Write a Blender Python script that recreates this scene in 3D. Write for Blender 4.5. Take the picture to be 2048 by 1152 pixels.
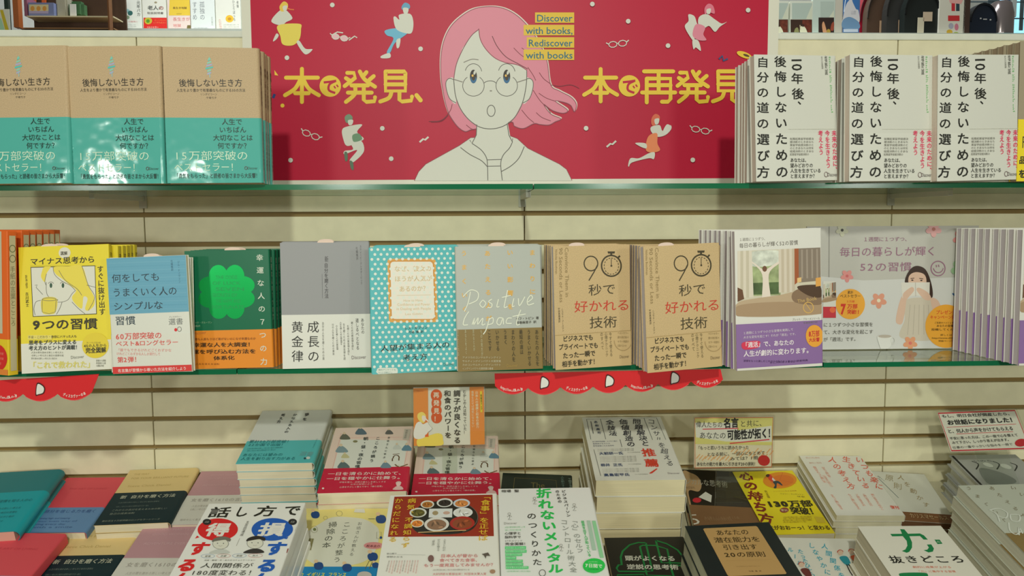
import bpy, bmesh, math, random
from mathutils import Matrix, Vector
random.seed(7)
for o in list(bpy.data.objects): bpy.data.objects.remove(o)
SC = bpy.context.scene
COL = SC.collection
R = math.radians
T = 0.262242            # slope between the slanted rack and the level table
ZW = -0.4355            # reference height on the slanted panel
TABLE_H = -0.088
G = Matrix.Translation((0, 0, 1.2286)) @ Matrix.Rotation(-T, 4, 'X')     # rack frame -> room

# ---------------- camera, world, lights ----------------
F, PITCH, YAW, ROLL, DIST = 1618.49, 0.087809, -0.037445, 0.004378, 1.537
CM = Matrix.Rotation(YAW, 4, 'Z') @ Matrix.Rotation(-PITCH, 4, 'X') @ Matrix.Rotation(ROLL, 4, 'Y')
CAMW = G @ Matrix.Translation((0, -DIST, 0)) @ CM
cd = bpy.data.cameras.new('camera'); cam = bpy.data.objects.new('camera', cd); COL.objects.link(cam)
cd.sensor_width = 36; cd.lens = F * 36 / 2048; cd.clip_start = .05; cd.clip_end = 60
cam.matrix_world = CAMW @ Matrix.Rotation(R(90), 4, 'X')
SC.camera = cam
SC.view_settings.view_transform = 'Standard'; SC.view_settings.look = 'None'
SC.view_settings.exposure = .1; SC.view_settings.gamma = 1
SC.view_settings.use_curve_mapping = False
w = bpy.data.worlds.new('world'); SC.world = w; w.use_nodes = True
w.node_tree.nodes['Background'].inputs[0].default_value = (1.0, .97, .83, 1)
w.node_tree.nodes['Background'].inputs[1].default_value = .15
def lamp(name, loc, target, energy, size, col, size_y=None):
    l = bpy.data.lights.new(name, 'AREA'); l.energy = energy; l.color = col
    l.shape = 'RECTANGLE' if size_y else 'DISK'; l.size = size
    if size_y: l.size_y = size_y
    o = bpy.data.objects.new(name, l); COL.objects.link(o); o.location = loc
    o.rotation_euler = (Vector(target) - Vector(loc)).to_track_quat('-Z', 'Y').to_euler()
    return o
KEY = lamp('ceiling_downlight', (-.03, -2.1, 2.8), (0, -.15, 1.0), 21.5, .10, (.98, 1, .88))
for lx_ in (-2.0, -.7, .7, 2.0): lamp('ceiling_downlight', (lx_, -3.2, 2.4), (lx_ * .25, 0, 1.1), 10, .24, (.97, 1, .90))
lamp('ceiling_strip_light', (0, 2.3, 2.75), (0, 3.6, 1.3), 80, 3.5, (.95, .98, 1), .5)

CAM0 = CAMW.translation.copy(); C3 = CAMW.to_3x3()
def ray(px, py):
    return (C3 @ Vector(((px - 1024) / F, 1, (576 - py) / F))).normalized()
def on_plane(px, py, M):
    """local x, y of the point of plane z=0 of M that the photograph shows at this pixel"""
    Mi = M.inverted(); o = Mi @ CAM0; d = Mi.to_3x3() @ ray(px, py); k = -o.z / d.z
    return (o.x + d.x * k, o.y + d.y * k)

# ---------------- materials ----------------
def lin(c):
    c = c / 255
    return c / 12.92 if c <= .04045 else ((c + .055) / 1.055) ** 2.4
_m = {}
def mat(rgb, rough=.5, kind='', name=None):
    key = (tuple(rgb), rough, kind)
    if key in _m: return _m[key]
    m = bpy.data.materials.new(name or 'ink'); m.use_nodes = True
    nt = m.node_tree; b = nt.nodes['Principled BSDF']
    c = tuple(lin(v) for v in rgb) + (1,)
    b.inputs['Base Color'].default_value = c; b.inputs['Roughness'].default_value = rough
    m.diffuse_color = c
    b.inputs['Specular IOR Level'].default_value = .32
    def N(t, **k):
        n = nt.nodes.new(t)
        for a, v in k.items(): n.inputs[a].default_value = v
        return n
    if kind in ('grain', 'kraft', 'pages', 'laminate', 'cloth', 'photo'):
        tc = nt.nodes.new('ShaderNodeTexCoord'); ns = N('ShaderNodeTexNoise')
        mp = nt.nodes.new('ShaderNodeMapping'); nt.links.new(tc.outputs['Object'], mp.inputs[0]); nt.links.new(mp.outputs[0], ns.inputs['Vector'])
        sc, amt = {'grain': (300, .10), 'kraft': (900, .22), 'pages': (60, .22), 'laminate': (30, .07), 'cloth': (500, .3), 'photo': (60, .5)}[kind]
        ns.inputs['Scale'].default_value = sc; ns.inputs['Detail'].default_value = 3
        if kind == 'pages': mp.inputs['Scale'].default_value = (.15, .15, 60)
        mx = N('ShaderNodeMix'); mx.data_type = 'RGBA'; mx.blend_type = 'MULTIPLY'
        mx.inputs[0].default_value = 1
        cr = nt.nodes.new('ShaderNodeMapRange'); cr.inputs['To Min'].default_value = 1 - amt; cr.inputs['To Max'].default_value = 1 + amt * .6
        cr.inputs['From Min'].default_value = .25; cr.inputs['From Max'].default_value = .75
        nt.links.new(ns.outputs['Fac'], cr.inputs['Value'])
        mx.inputs['A'].default_value = c; nt.links.new(cr.outputs[0], mx.inputs['B']); nt.links.new(mx.outputs['Result'], b.inputs['Base Color'])
        if kind in ('grain', 'cloth'):
            bp = N('ShaderNodeBump'); bp.inputs['Strength'].default_value = .15; bp.inputs['Distance'].default_value = .0005
            nt.links.new(ns.outputs['Fac'], bp.inputs['Height']); nt.links.new(bp.outputs[0], b.inputs['Normal'])
    if kind == 'gloss':
        b.inputs['Coat Weight'].default_value = .8; b.inputs['Coat Roughness'].default_value = .09
        tc = nt.nodes.new('ShaderNodeTexCoord'); ns = N('ShaderNodeTexNoise'); ns.inputs['Scale'].default_value = 22
        nt.links.new(tc.outputs['Object'], ns.inputs['Vector'])
        bp = N('ShaderNodeBump'); bp.inputs['Strength'].default_value = .35; bp.inputs['Distance'].default_value = .004
        nt.links.new(ns.outputs['Fac'], bp.inputs['Height']); nt.links.new(bp.outputs[0], b.inputs['Coat Normal'])
    if kind == 'foil':
        b.inputs['Metallic'].default_value = .7
    if kind in ('glass', 'film'):
        tr = N('ShaderNodeBsdfTransparent'); tr.inputs[0].default_value = c
        gl = N('ShaderNodeBsdfGlossy'); gl.inputs['Roughness'].default_value = .03; gl.inputs[0].default_value = (.9, .95, .92, 1)
        lw = N('ShaderNodeLayerWeight'); lw.inputs['Blend'].default_value = .5
        pw = nt.nodes.new('ShaderNodeMath'); pw.operation = 'POWER'; pw.inputs[1].default_value = 4; nt.links.new(lw.outputs['Facing'], pw.inputs[0])
        fr = nt.nodes.new('ShaderNodeMath'); fr.operation = 'MULTIPLY_ADD'; fr.inputs[1].default_value = .85; fr.inputs[2].default_value = .045; nt.links.new(pw.outputs[0], fr.inputs[0])
        ms = nt.nodes.new('ShaderNodeMixShader'); out = nt.nodes['Material Output']
        nt.links.new(fr.outputs[0], ms.inputs[0]); nt.links.new(tr.outputs[0], ms.inputs[1]); nt.links.new(gl.outputs[0], ms.inputs[2])
        nt.links.new(ms.outputs[0], out.inputs[0]); nt.nodes.remove(b)
    if kind == 'lit':
        b.inputs['Emission Color'].default_value = c; b.inputs['Emission Strength'].default_value = 1.0
    _m[key] = m
    return m

# ---------------- objects ----------------
def link(o): COL.objects.link(o); return o
def empty(name, M, label=None, cat=None, group=None):
    o = bpy.data.objects.new(name, None); o.empty_display_size = .02; link(o); o.matrix_world = M
    tag(o, label, cat, group); return o
def tag(o, label=None, cat=None, group=None, kind=None):
    if label: o['label'] = label
    if cat: o['category'] = cat
    if group: o['group'] = group
    if kind: o['kind'] = kind
    return o
def mesh_obj(name, me, parent=None, M=None):
    o = bpy.data.objects.new(name, me); link(o)
    if parent is not None: o.parent = parent
    if M is not None:
        if parent is not None: o.matrix_local = M
        else: o.matrix_world = M
    return o
def box_bm(bm, x0, x1, y0, y1, z0, z1, mi=0, bev=0):
    vs = [bm.verts.new(p) for p in ((x0, y0, z0), (x1, y0, z0), (x1, y1, z0), (x0, y1, z0), (x0, y0, z1), (x1, y0, z1), (x1, y1, z1), (x0, y1, z1))]
    fs = [bm.faces.new([vs[i] for i in q]) for q in ((3, 2, 1, 0), (4, 5, 6, 7), (0, 1, 5, 4), (1, 2, 6, 5), (2, 3, 7, 6), (3, 0, 4, 7))]
    for f in fs: f.material_index = mi
    if bev: bmesh.ops.bevel(bm, geom=list({e for f in fs for e in f.edges}), offset=bev, segments=2, affect='EDGES', material=mi)
    return fs
def box(name, x0, x1, y0, y1, z0, z1, m, bev=0):
    bm = bmesh.new(); box_bm(bm, x0, x1, y0, y1, z0, z1, 0, bev); return finish(bm, name, [m])
def finish(bm, name, ms, smooth=False):
    bmesh.ops.recalc_face_normals(bm, faces=bm.faces[:])
    me = bpy.data.meshes.new(name); bm.to_mesh(me); bm.free()
    for m in ms: me.materials.append(m)
    if smooth:
        for p in me.polygons: p.use_smooth = True
    return me
def prism_mesh(name, pts, t, m):
    """outline in x, y given thickness t behind z=0"""
    bm = bmesh.new(); a = [bm.verts.new((x, y, 0)) for x, y in pts]; b = [bm.verts.new((x, y, -t)) for x, y in pts]
    n = len(pts); bm.faces.new(a); bm.faces.new(b[::-1])
    for i in range(n): bm.faces.new((a[i], b[i], b[(i + 1) % n], a[(i + 1) % n]))
    return finish(bm, name, [m])
def lathe(name, prof, m, seg=20):
    bm = bmesh.new(); rings = []
    for r, z in prof: rings.append([bm.verts.new((r * math.cos(2 * math.pi * i / seg), r * math.sin(2 * math.pi * i / seg), z)) for i in range(seg)])
    for a, b in zip(rings, rings[1:]):
        for i in range(seg): bm.faces.new((a[i], a[(i + 1) % seg], b[(i + 1) % seg], b[i]))
    bm.faces.new(rings[0][::-1]); bm.faces.new(rings[-1]); return finish(bm, name, [m], True)

# ---------------- print drawn as thin flat shapes ----------------
_g = {}
def glyph(s, bold):
    k = (s, bold)
    if k in _g: return _g[k]
    if any(ord(c) > 127 for c in s):
        bold = 0
    c = bpy.data.curves.new('t', 'FONT'); c.body = s; c.size = 1; c.resolution_u = 2; c.offset = bold
    o = bpy.data.objects.new('t', c); m = bpy.data.meshes.new_from_object(o)
    v = [(q.co.x, q.co.y) for q in m.vertices]; f = [tuple(p.vertices) for p in m.polygons]
    bpy.data.objects.remove(o); bpy.data.curves.remove(c); bpy.data.meshes.remove(m)
    _g[k] = (v, f); return _g[k]
def homog(q):
    """pixel quad TL TR BR BL -> (u, v) with v down"""
    A = []; 
    import numpy as np
    dst = [(0, 0), (1, 0), (1, 1), (0, 1)]; b = []
    for (x, y), (u, v) in zip(q, dst):
        A.append([x, y, 1, 0, 0, 0, -u * x, -u * y]); b.append(u)
        A.append([0, 0, 0, x, y, 1, -v * x, -v * y]); b.append(v)
    h = np.linalg.solve(np.array(A, float), np.array(b, float))
    def f(x, y):
        d = h[6] * x + h[7] * y + 1
        return ((h[0] * x + h[1] * y + h[2]) / d, (h[3] * x + h[4] * y + h[5]) / d)
    return f
def smoothed(p, closed=False, n=6):
    out = []; L = len(p)
    rng = range(L) if closed else range(L - 1)
    for i in rng:
        g = (lambda j: p[j % L]) if closed else (lambda j: p[max(0, min(L - 1, j))])
        a, b, c, d = g(i - 1), g(i), g(i + 1), g(i + 2)
        for k in range(n):
            t = k / n
            out.append(tuple(.5 * (2 * b[q] + (c[q] - a[q]) * t + (2 * a[q] - 5 * b[q] + 4 * c[q] - d[q]) * t * t + (3 * b[q] - a[q] - 3 * c[q] + d[q]) * t ** 3) for q in (0, 1)))
    if not closed: out.append(p[-1])
    return out
class Art:
    cur = None
    def __init__(s, W, H, quad=None, plane=None, band=0, zb=.0009):
        Art.cur = s
        s.W, s.H, s.band = W, H, band; s.ymin = None; s.box = None if (W == 1 or plane is not None) else (.0003, W - .0003, .0003, H - .0003)
        s.ox = s.oy = 0; s.sc = 1
        if quad: f = homog(quad); s.map = lambda x, y: (lambda q: (q[0] * W, (1 - q[1]) * H))(f(x, y))
        elif plane is not None: s.map = lambda x, y: on_plane(x, y, plane)
        else: s.map = lambda x, y: (x / 100 * W, (1 - y / 100) * H)
        s.V = [[], []]; s.Fc = [[], []]; s.mi = [[], []]; s.ms = [[], []]; s.z = [.0002, zb]; s.rough = .45; s.mk = ''
    def crop(s, ox, oy, sc): s.ox, s.oy, s.sc = ox, oy, sc; return s
    def p(s, x, y): return s.map(s.ox + x * s.sc, s.oy + y * s.sc)
    def add(s, V, Fc, col, over=None, dz=.00001):
        if not V: return
        ym = sum(v[1] for v in V) / len(V)
        if s.box: V = [(min(max(x, s.box[0]), s.box[1]), min(max(y, s.box[2]), s.box[3])) for x, y in V]
        if s.ymin is not None: V = [(x, max(y, s.ymin)) for x, y in V]
        k = 1 if (over or (over is None and ym < s.band)) else 0
        m = mat(col, s.rough, s.mk, 'printed_ink')
        if m not in s.ms[k]: s.ms[k].append(m)
        i = s.ms[k].index(m); n = len(s.V[k]); z = s.z[k]; s.z[k] += dz
        s.V[k] += [(x, y, z) for x, y in V]; s.Fc[k] += [tuple(q + n for q in f) for f in Fc]; s.mi[k] += [i] * len(Fc)
    def poly(s, pts, col, smooth=False, over=None):
        if smooth: pts = smoothed(pts, True)
        P = [s.p(*q) for q in pts]; s.add(P, [tuple(range(len(P)))], col, over)
    def rect(s, x0, y0, x1, y1, col, over=None): s.poly([(x0, y0), (x1, y0), (x1, y1), (x0, y1)], col, False, over)
    def ell(s, cx, cy, rx, ry, col, n=24, over=None, rot=0):
        c, d = math.cos(rot), math.sin(rot)
        s.poly([(cx + rx * math.cos(a) * c - ry * math.sin(a) * d, cy + rx * math.cos(a) * d + ry * math.sin(a) * c) for a in (2 * math.pi * i / n for i in range(n))], col, False, over)
    def line(s, pts, w, col, smooth=False, closed=False, over=None):
        if smooth: pts = smoothed(pts, closed)
        if closed: pts = pts + pts[:1]
        P = [Vector(s.p(*q)) for q in pts]
        a, b = s.p(*pts[0]), s.p(pts[0][0] + w, pts[0][1]); hw = max(1e-5, (Vector(a) - Vector(b)).length / 2)
        V = []; Fc = []
        for i, q in enumerate(P):
            d = (P[min(i + 1, len(P) - 1)] - P[max(i - 1, 0)])
            if closed and i in (0, len(P) - 1): d = P[1] - P[-2]
            if d.length < 1e-9: d = Vector((1, 0))
            d.normalize(); n = Vector((-d.y, d.x)) * hw
            V += [tuple(q + n), tuple(q - n)]
        for i in range(len(P) - 1): Fc.append((2 * i, 2 * i + 1, 2 * i + 3, 2 * i + 2))
        s.add(V, Fc, col, over)
    def ring(s, cx, cy, rx, ry, w, col, n=28, a0=0, a1=360, over=None):
        s.line([(cx + rx * math.cos(R(a0 + (a1 - a0) * i / n)), cy + ry * math.sin(R(a0 + (a1 - a0) * i / n))) for i in range(n + 1)], w, col, over=over)
    def T(s, t, x0, y0, x1, y1, h, col, bold=0, over=None, shear=0):
        """horizontal line of text whose middle runs from (x0, y0) to (x1, y1)"""
        A, B = Vector(s.p(x0, y0)), Vector(s.p(x1, y1)); D = B - A; L = D.length
        if L < 1e-6: return
        hh = abs(s.p(x0, y0 - h / 2)[1] - s.p(x0, y0 + h / 2)[1]); e = D / L; n = Vector((-e.y, e.x))
        V = []; Fc = []
        if all(ord(c) < 128 for c in t):
            v, f = glyph(t, bold); x_0 = min(q[0] for q in v); x_1 = max(q[0] for q in v)
            kx = L / (x_1 - x_0); ky = hh / .74
            for x, y in v: V.append(tuple(A + e * ((x - x_0 + shear * y) * kx) + n * ((y - .36) * ky)))
            Fc = f
        else:
            wd = [1 if ord(c) > 127 else .6 for c in t]; kx = L / sum(wd); x = 0
            for c, ww in zip(t, wd):
                if c not in ' \u3000':
                    v, f = glyph(c, bold); b = len(V)
                    for gx, gy in v: V.append(tuple(A + e * ((x + gx) * kx) + n * ((gy - .38) * hh)))
                    Fc += [tuple(q + b for q in g) for g in f]
                x += ww
        s.heavy(V, Fc, col, over, t, bold, e, n, kx, hh)
    def heavy(s, V, Fc, col, over, t, bold, e, n, kx, ky):
        """heavier stroke: the outlines set again a hair apart"""
        if bold <= 0 or all(ord(c) < 128 for c in t): s.add(V, Fc, col, over); return
        b = bold * 1.1
        for dx, dy in ((-b, -b), (b, -b), (-b, b), (b, b)) + (((0, 0),) if b > .014 else ()):
            o = e * (dx * kx) + n * (dy * ky); s.add([(x + o.x, y + o.y) for x, y in V], Fc, col, over, .000005)
        s.z[0] += .000005; s.z[1] += .000005
    def Vt(s, t, x0, y0, x1, y1, wd, col, bold=0, over=None, rotlat=False):
        """vertical column of text whose middle runs from (x0, y0) down to (x1, y1)"""
        A, B = Vector(s.p(x0, y0)), Vector(s.p(x1, y1)); D = B - A; L = D.length
        if L < 1e-6: return
        ww = abs(s.p(x0 - wd / 2, y0)[0] - s.p(x0 + wd / 2, y0)[0]); e = D / L; n = Vector((-e.y, e.x))
        c_ = L / len(t); V = []; Fc = []
        for i, c in enumerate(t):
            if c in ' \u3000': continue
            v, f = glyph(c, bold); b = len(V)
            for gx, gy in v:
                u, q = gx - .5, .38 - gy
                if c in 'ー「」（）-〜…': u, q = -q, u
                if c in '、。': u += .55; q -= .55
                V.append(tuple(A + e * ((i + .5 + q) * c_) + n * (u * ww)))
            Fc += [tuple(q + b for q in g) for g in f]
        s.heavy(V, Fc, col, over, t, bold, e, n, c_, ww)
    def lines(s, x0, y0, x1, y1, n, h, col, txt='人生の質を高める新しい考え方と毎日の習慣を紹介する一冊', bold=0):
        for i in range(n):
            y = y0 + (y1 - y0) * (i / max(1, n - 1)); k = (i * 7) % 11
            s.T((txt[k:] + txt[:k])[:max(6, int(abs(x1 - x0) / h))], x0, y, x1 if i < n - 1 else x0 + (x1 - x0) * .8, y, h, col, bold)
    def rot_latin(s, t, x0, y0, x1, y1, h, col, b=0):
        A, B = Vector(s.p(x0, y0)), Vector(s.p(x1, y1)); L = (B - A).length; e = (B - A) / L; n = Vector((-e.y, e.x)); v, f = glyph(t, b); m = max(q[0] for q in v); hh = abs(s.p(x0 - h / 2, y0)[0] - s.p(x0 + h / 2, y0)[0])
        s.add([tuple(A + e * (gx / m * L) + n * ((gy - .36) * hh / .74)) for gx, gy in v], f, col)
    def build(s, parent, names=('cover_print', 'band_print')):
        for k in (0, 1):
            if not s.V[k]: continue
            if not hasattr(s, 'me'): s.me = {}
            if k not in s.me:
                me = bpy.data.meshes.new(names[k]); me.from_pydata(s.V[k], [], s.Fc[k])
                for m in s.ms[k]: me.materials.append(m)
                me.polygons.foreach_set('material_index', s.mi[k]); me.update(); s.me[k] = me
            mesh_obj(names[k], s.me[k], parent, Matrix.Identity(4))

def cells(t, x0, ys, x1, y1, w_, h_, col, b=.02):
    a = Art.cur; n = len(t)
    for i, c in enumerate(t):
        k = i / max(1, n - 1); y = ys + (y1 - ys) * k; x = x0 + (x1 - x0) * k
        a.Vt(c, x, y - h_ / 2, x, y + h_ / 2, w_, col, b)
# ---------------- books ----------------
PAPER = (236, 226, 196)
WHITE = (236, 235, 224)
def shell(W, H, D, r, t, y0, y1, off, left, x_start=0.0):
    """cover wrapped round front, spine and back; spine at x=W (mirrored when left)"""
    r = min(r, D / 2 - 1e-4); prof = [(x_start, off)]
    for i in range(7): a = math.pi / 2 * (1 - i / 6); prof.append((W - r + (r + off) * math.cos(a), -r + (r + off) * math.sin(a)))
    for i in range(7): a = -math.pi / 2 * i / 6; prof.append((W - r + (r + off) * math.cos(a), -D + r + (r + off) * math.sin(a)))
    prof.append((x_start, -D - off))
    inn = []
    for i, (x, z) in enumerate(prof):
        a = prof[max(0, i - 1)]; b = prof[min(len(prof) - 1, i + 1)]; dx, dz = b[0] - a[0], b[1] - a[1]; L = math.hypot(dx, dz)
        inn.append((x + dz / L * t, z - dx / L * t))
    bm = bmesh.new(); n = len(prof); g = lambda x: (W - x) if left else x
    rows = []
    for y in (y0, y1): rows.append([bm.verts.new((g(x), y, z)) for x, z in prof] + [bm.verts.new((g(x), y, z)) for x, z in inn])
    a, b = rows
    for i in range(n - 1):
        bm.faces.new((a[i], a[i + 1], b[i + 1], b[i])); bm.faces.new((a[n + i], b[n + i], b[n + i + 1], a[n + i + 1]))
        for q in (a, b): bm.faces.new((q[i], q[n + i], q[n + i + 1], q[i + 1]))
    for i in (0, n - 1): bm.faces.new((a[i], b[i], b[n + i], a[n + i]))
    return bm
class Kind:
    def __init__(s, W, H, D, cover, spine='right', r=.002, band=None, band_h=0, art=None, cover_kind='', band_kind='', paper=PAPER, rough=.45,
                 spine_art=None, slip=None, hard=0, bt=.00035, name='paperback_book', edge=None):
        s.W, s.H, s.D, s.art, s.name, s.slip = W, H, D, art, name, slip
        left = spine == 'left'; t = .0005 if not hard else .0022
        s.cover = finish(shell(W, H, D, r, t, 0, H, 0, left), 'cover', [mat(cover, rough, cover_kind, 'cover_stock')], True)
        try: s.cover.set_sharp_from_angle(angle=R(35))
        except Exception: pass
        i = .0012 if not hard else .004
        q_ = t + .0004 + (0 if hard else max(0, min(r, D / 2) - .0022))
        a, b = (i, W - q_) if not left else (q_, W - i)
        s.pages = box('page_block', a, b, (i if hard else .0006), H - (i if hard else .0006), -D + t + .0001, -t - .0001, mat(paper, .8, 'pages', 'page_edges'))
        s.band = None
        if band:
            s.band = finish(shell(W, H, D, r, bt * .6, 0, band_h, bt, left), 'paper_band', [mat(band, rough, band_kind, 'band_stock')], True)
            try: s.band.set_sharp_from_angle(angle=R(35))
            except Exception: pass
        s.spine_art = spine_art
        if slip:
            pts = [(-.012, -.02), (.012, -.02), (.012, .001)] + [(.012 * math.cos(R(a)), .001 + .0035 * math.sin(R(a))) for a in range(20, 161, 20)] + [(-.012, .001)]
            s.slipm = prism_mesh('order_slip', pts, .0003, mat((232, 208, 192), .6, '', 'slip_paper'))
    def put(s, M, label, group=None, full=True, spine=True, slip=True):
        o = empty(s.name, G @ M, label, 'book', group); I = Matrix.Identity(4)
        mesh_obj('cover', s.cover, o, I); mesh_obj('page_block', s.pages, o, I)
        if s.band: mesh_obj('paper_band', s.band, o, I)
        if full and s.art: s.art.build(o)
        if spine and s.spine_art: s.spine_art(s, o)
        if s.slip and slip: mesh_obj('order_slip', s.slipm, o, Matrix.Translation((s.slip * s.W, s.H, -s.D * .5)))
        return o
B2 = Matrix.Rotation(R(90), 4, 'X')
def stand_M(x, y, z, yaw, lean, roll): return Matrix.Translation((x, y, z)) @ Matrix.Rotation(yaw, 4, 'Z') @ Matrix.Rotation(-lean, 4, 'X') @ Matrix.Rotation(-roll, 4, 'Y') @ B2
def flat_M(x, y, yaw, h): return Matrix.Translation((0, 0, ZW)) @ Matrix.Rotation(T, 4, 'X') @ Matrix.Translation((x, y, h)) @ Matrix.Rotation(yaw, 4, 'Z')
ORD = ['first', 'second', 'third', 'fourth', 'fifth', 'sixth', 'seventh', 'eighth', 'ninth', 'tenth', 'eleventh', 'twelfth', 'thirteenth', 'fourteenth']
SH = {}
def short(what): return SH.get(what, what.split(',')[0])
def stand_stack(k, pose, n, what, dx=0.0, yaw2=None, gap=.0012, spine=True, lean2=None, jit=.0012):
    """front book in the given pose, n copies standing behind it; what: 'full label|short name'"""
    what, sh = (what.split('|') + [what])[:2]
    x, y, z, yaw, lean, roll = pose; z += k.D * math.sin(max(0, lean)) - .0003
    grp = 'copies of the ' + sh
    k.put(stand_M(x, y, z, yaw, lean, roll), what, grp)
    yw = yaw if yaw2 is None else yaw2; l2 = lean if lean2 is None else lean2
    ext = k.H * max(0, math.sin(lean) - math.sin(l2)) + k.W / 2 * abs(math.sin(yaw - yw)) + k.D * (1 - math.cos(yaw - yw)) + .0006
    for i in range(1, n + 1):
        d = (k.D + gap) / math.cos(l2) * i
        cx, cy = x + math.cos(yaw) * k.W / 2, y + math.sin(yaw) * k.W / 2
        cx += -math.sin(yw) * d + dx * i + random.uniform(-1, 1) * jit; cy += math.cos(yw) * d + ext
        x2, y2 = cx - math.cos(yw) * k.W / 2, cy - math.sin(yw) * k.W / 2
        k.put(stand_M(x2, y2, pose[2] + k.D * math.sin(max(0, l2)), yw, l2, 0), '%s copy behind the front %s' % (ORD[i - 1], sh), grp, full=False, spine=spine, slip=(i == 1))
def flat_stack(k, pose, n, what, seen=3, spine=True, jx=.0015):
    """top book in the given pose, n-1 copies below; the table is at TABLE_H"""
    what, sh = (what.split('|') + [what])[:2]
    x, y, yaw, h = pose
    grp = 'stack of the ' + sh
    k.put(flat_M(x, y, yaw, h), what, grp if n > 1 else None)
    for i in range(1, n):
        M = flat_M(x + random.uniform(-1, 1) * jx, y + random.uniform(-1, 1) * jx * .6, yaw + random.uniform(-.008, .008), h - i * (k.D + .0009))
        k.put(M, '%s copy down in the stack of the %s' % (ORD[i], sh), grp, full=False, spine=spine, slip=False)
# ---------------- setting ----------------
CREAM = (232, 225, 190); GROOVE = (146, 122, 72)
def rackp(px, py, Y):
    """x, z on the vertical-in-rack plane at depth Y"""
    return on_plane(px, py, G @ Matrix.Translation((0, Y, 0)) @ B2)
SEAM0, PANEL, GR0, GP, GH = -.62726, .709, .006428, .055238, .0092
bm = bmesh.new(); box_bm(bm, SEAM0 - PANEL, SEAM0 + 3 * PANEL, .012, .034, -.60, .3295)
wall = mesh_obj('wall_back', finish(bm, 'wall_back', [mat(GROOVE, .55, 'laminate', 'groove_brown')]), None, G); wall['kind'] = 'structure'
slat = box('slat', .0011, PANEL - .0011, 0, .0118, 0, GP - GH, mat(CREAM, .38, 'laminate', 'cream_laminate'), .0006)
for k in range(-6, 10):
    for j in range(-1, 3):
        mesh_obj('slat', slat, wall, Matrix.Translation((SEAM0 + j * PANEL, 0, GR0 - (k + 1) * GP + GH / 2)))
cap = mesh_obj('trim_1', box('trim_1', SEAM0 - PANEL, SEAM0 + 3 * PANEL, -.004, .05, .3295, .341, mat((226, 228, 214), .35, 'laminate', 'cap_rail'), .001), None, G); cap['kind'] = 'structure'
TF = G @ flat_M(0, 0, 0, 0)
table = empty('display_table', TF @ Matrix.Translation((0, 0, TABLE_H)), 'long cream display table under the lying books, against the grooved wall', 'table')
mesh_obj('tabletop', box('tabletop', -1.4, 1.6, -.78, -.0245, -.035, 0, mat((206, 200, 172), .4, 'laminate', 'table_laminate'), .002), table, Matrix.Identity(4))
mesh_obj('base_cabinet', box('base_cabinet', -1.36, 1.56, -.72, -.06, -.72, -.0352, mat((190, 184, 158), .45, 'laminate', 'cabinet')), table, Matrix.Identity(4))
fl = mesh_obj('floor', box('floor', -5, 5, -3, 6, -.05, 0, mat((176, 168, 150), .35, 'grain', 'floor_tiles'))); fl['kind'] = 'structure'
# ---- glass shelves ----
def glass_shelf(x0, x1, Yf, ztop, label):
    bm = bmesh.new(); fs = box_bm(bm, x0 + .0008, x1 - .0008, Yf, -.0006, ztop - .0078, ztop)
    for f in fs[2:]: f.material_index = 1
    o = mesh_obj('glass_shelf', finish(bm, 'glass_shelf', [mat((250, 254, 252), .1, 'glass', 'shelf_glass'), mat((14, 104, 66), .15, '', 'green_glass_edge')]), None, G)
    tag(o, label, 'shelf', 'glass shelves on the grooved wall')
xj = rackp(1067, 372, -.332)[0]
S1Z, S1Y, S2Z, S2Y = .0485, -.332, -.2305, -.300
glass_shelf(SEAM0 - .55, xj, S1Y, S1Z, 'upper glass shelf, left pane, under the teal and kraft books and red poster')
glass_shelf(xj, 1.35, S1Y, S1Z, 'upper glass shelf, right pane, under the three white lettered books')
xa, xb = rackp(474, 748, S2Y)[0], rackp(1646, 735, S2Y)[0]
glass_shelf(SEAM0 - .55, xa, S2Y, S2Z, 'lower glass shelf, left pane, under the yellow and green books')
glass_shelf(xa, xb, S2Y, S2Z, 'lower glass shelf, long middle pane under the polka-dot and stopwatch books')
glass_shelf(xb, 1.35, S2Y, S2Z, 'lower glass shelf, right pane in front of the grey flower poster')
for X in (SEAM0 - .3, SEAM0, xj, xj + PANEL):
    for z, y0, nm in ((S1Z, S1Y, 'upper'), (S2Z, S2Y, 'lower')):
        bm = bmesh.new(); box_bm(bm, X - .004, X + .004, -.2, -.001, z - .0165, z - .0082); box_bm(bm, X - .007, X + .007, -.003, -.0008, z - .03, z - .0082)
        o = mesh_obj('shelf_bracket', finish(bm, 'shelf_bracket', [mat((205, 205, 190), .35, '', 'bracket')]), None, G)
        tag(o, 'pale metal bracket under the %s glass shelf, %s from the left' % (nm, ORD[[SEAM0 - .3, SEAM0, xj, xj + PANEL].index(X)]), 'bracket', '%s shelf brackets' % nm)

# ---------------- red poster board ----------------
PBY = -.012
PM = G @ Matrix.Translation((0, PBY, 0)) @ B2
bx0, _ = on_plane(484, 60, PM); bx1, _ = on_plane(1557, 60, PM); rx0, rz0 = on_plane(512, 361, PM); rx1, _ = on_plane(1536, 60, PM)
board = mesh_obj('poster_board', box('poster_board', bx0, bx1, S1Z + .0002, .43, -.006, 0, mat((228, 226, 208), .4, '', 'white_board')), None, PM)
tag(board, 'wide white board with a red poster of a pink-haired cartoon girl in glasses', 'poster')
a = Art(1, 1, plane=PM)
RED = (192, 8, 54); YEL = (238, 203, 60); OFF = (218, 218, 204); PINK = (226, 138, 156); LN = (95, 92, 84); LN2 = (140, 134, 122)
a.add([(rx0, rz0), (rx1, rz0 + .002), (rx1, .41), (rx0, .41)], [(0, 1, 2, 3)], RED)
a.crop(500, 0, .32995)
for x, y in ((500, 32), (225, 352), (1035, 298), (803, 780), (857, 964), (247, 973)): a.ell(x, y, 15, 15, (120, 12, 32)); a.ell(x - 1, y - 2, 14, 14, OFF)
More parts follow.
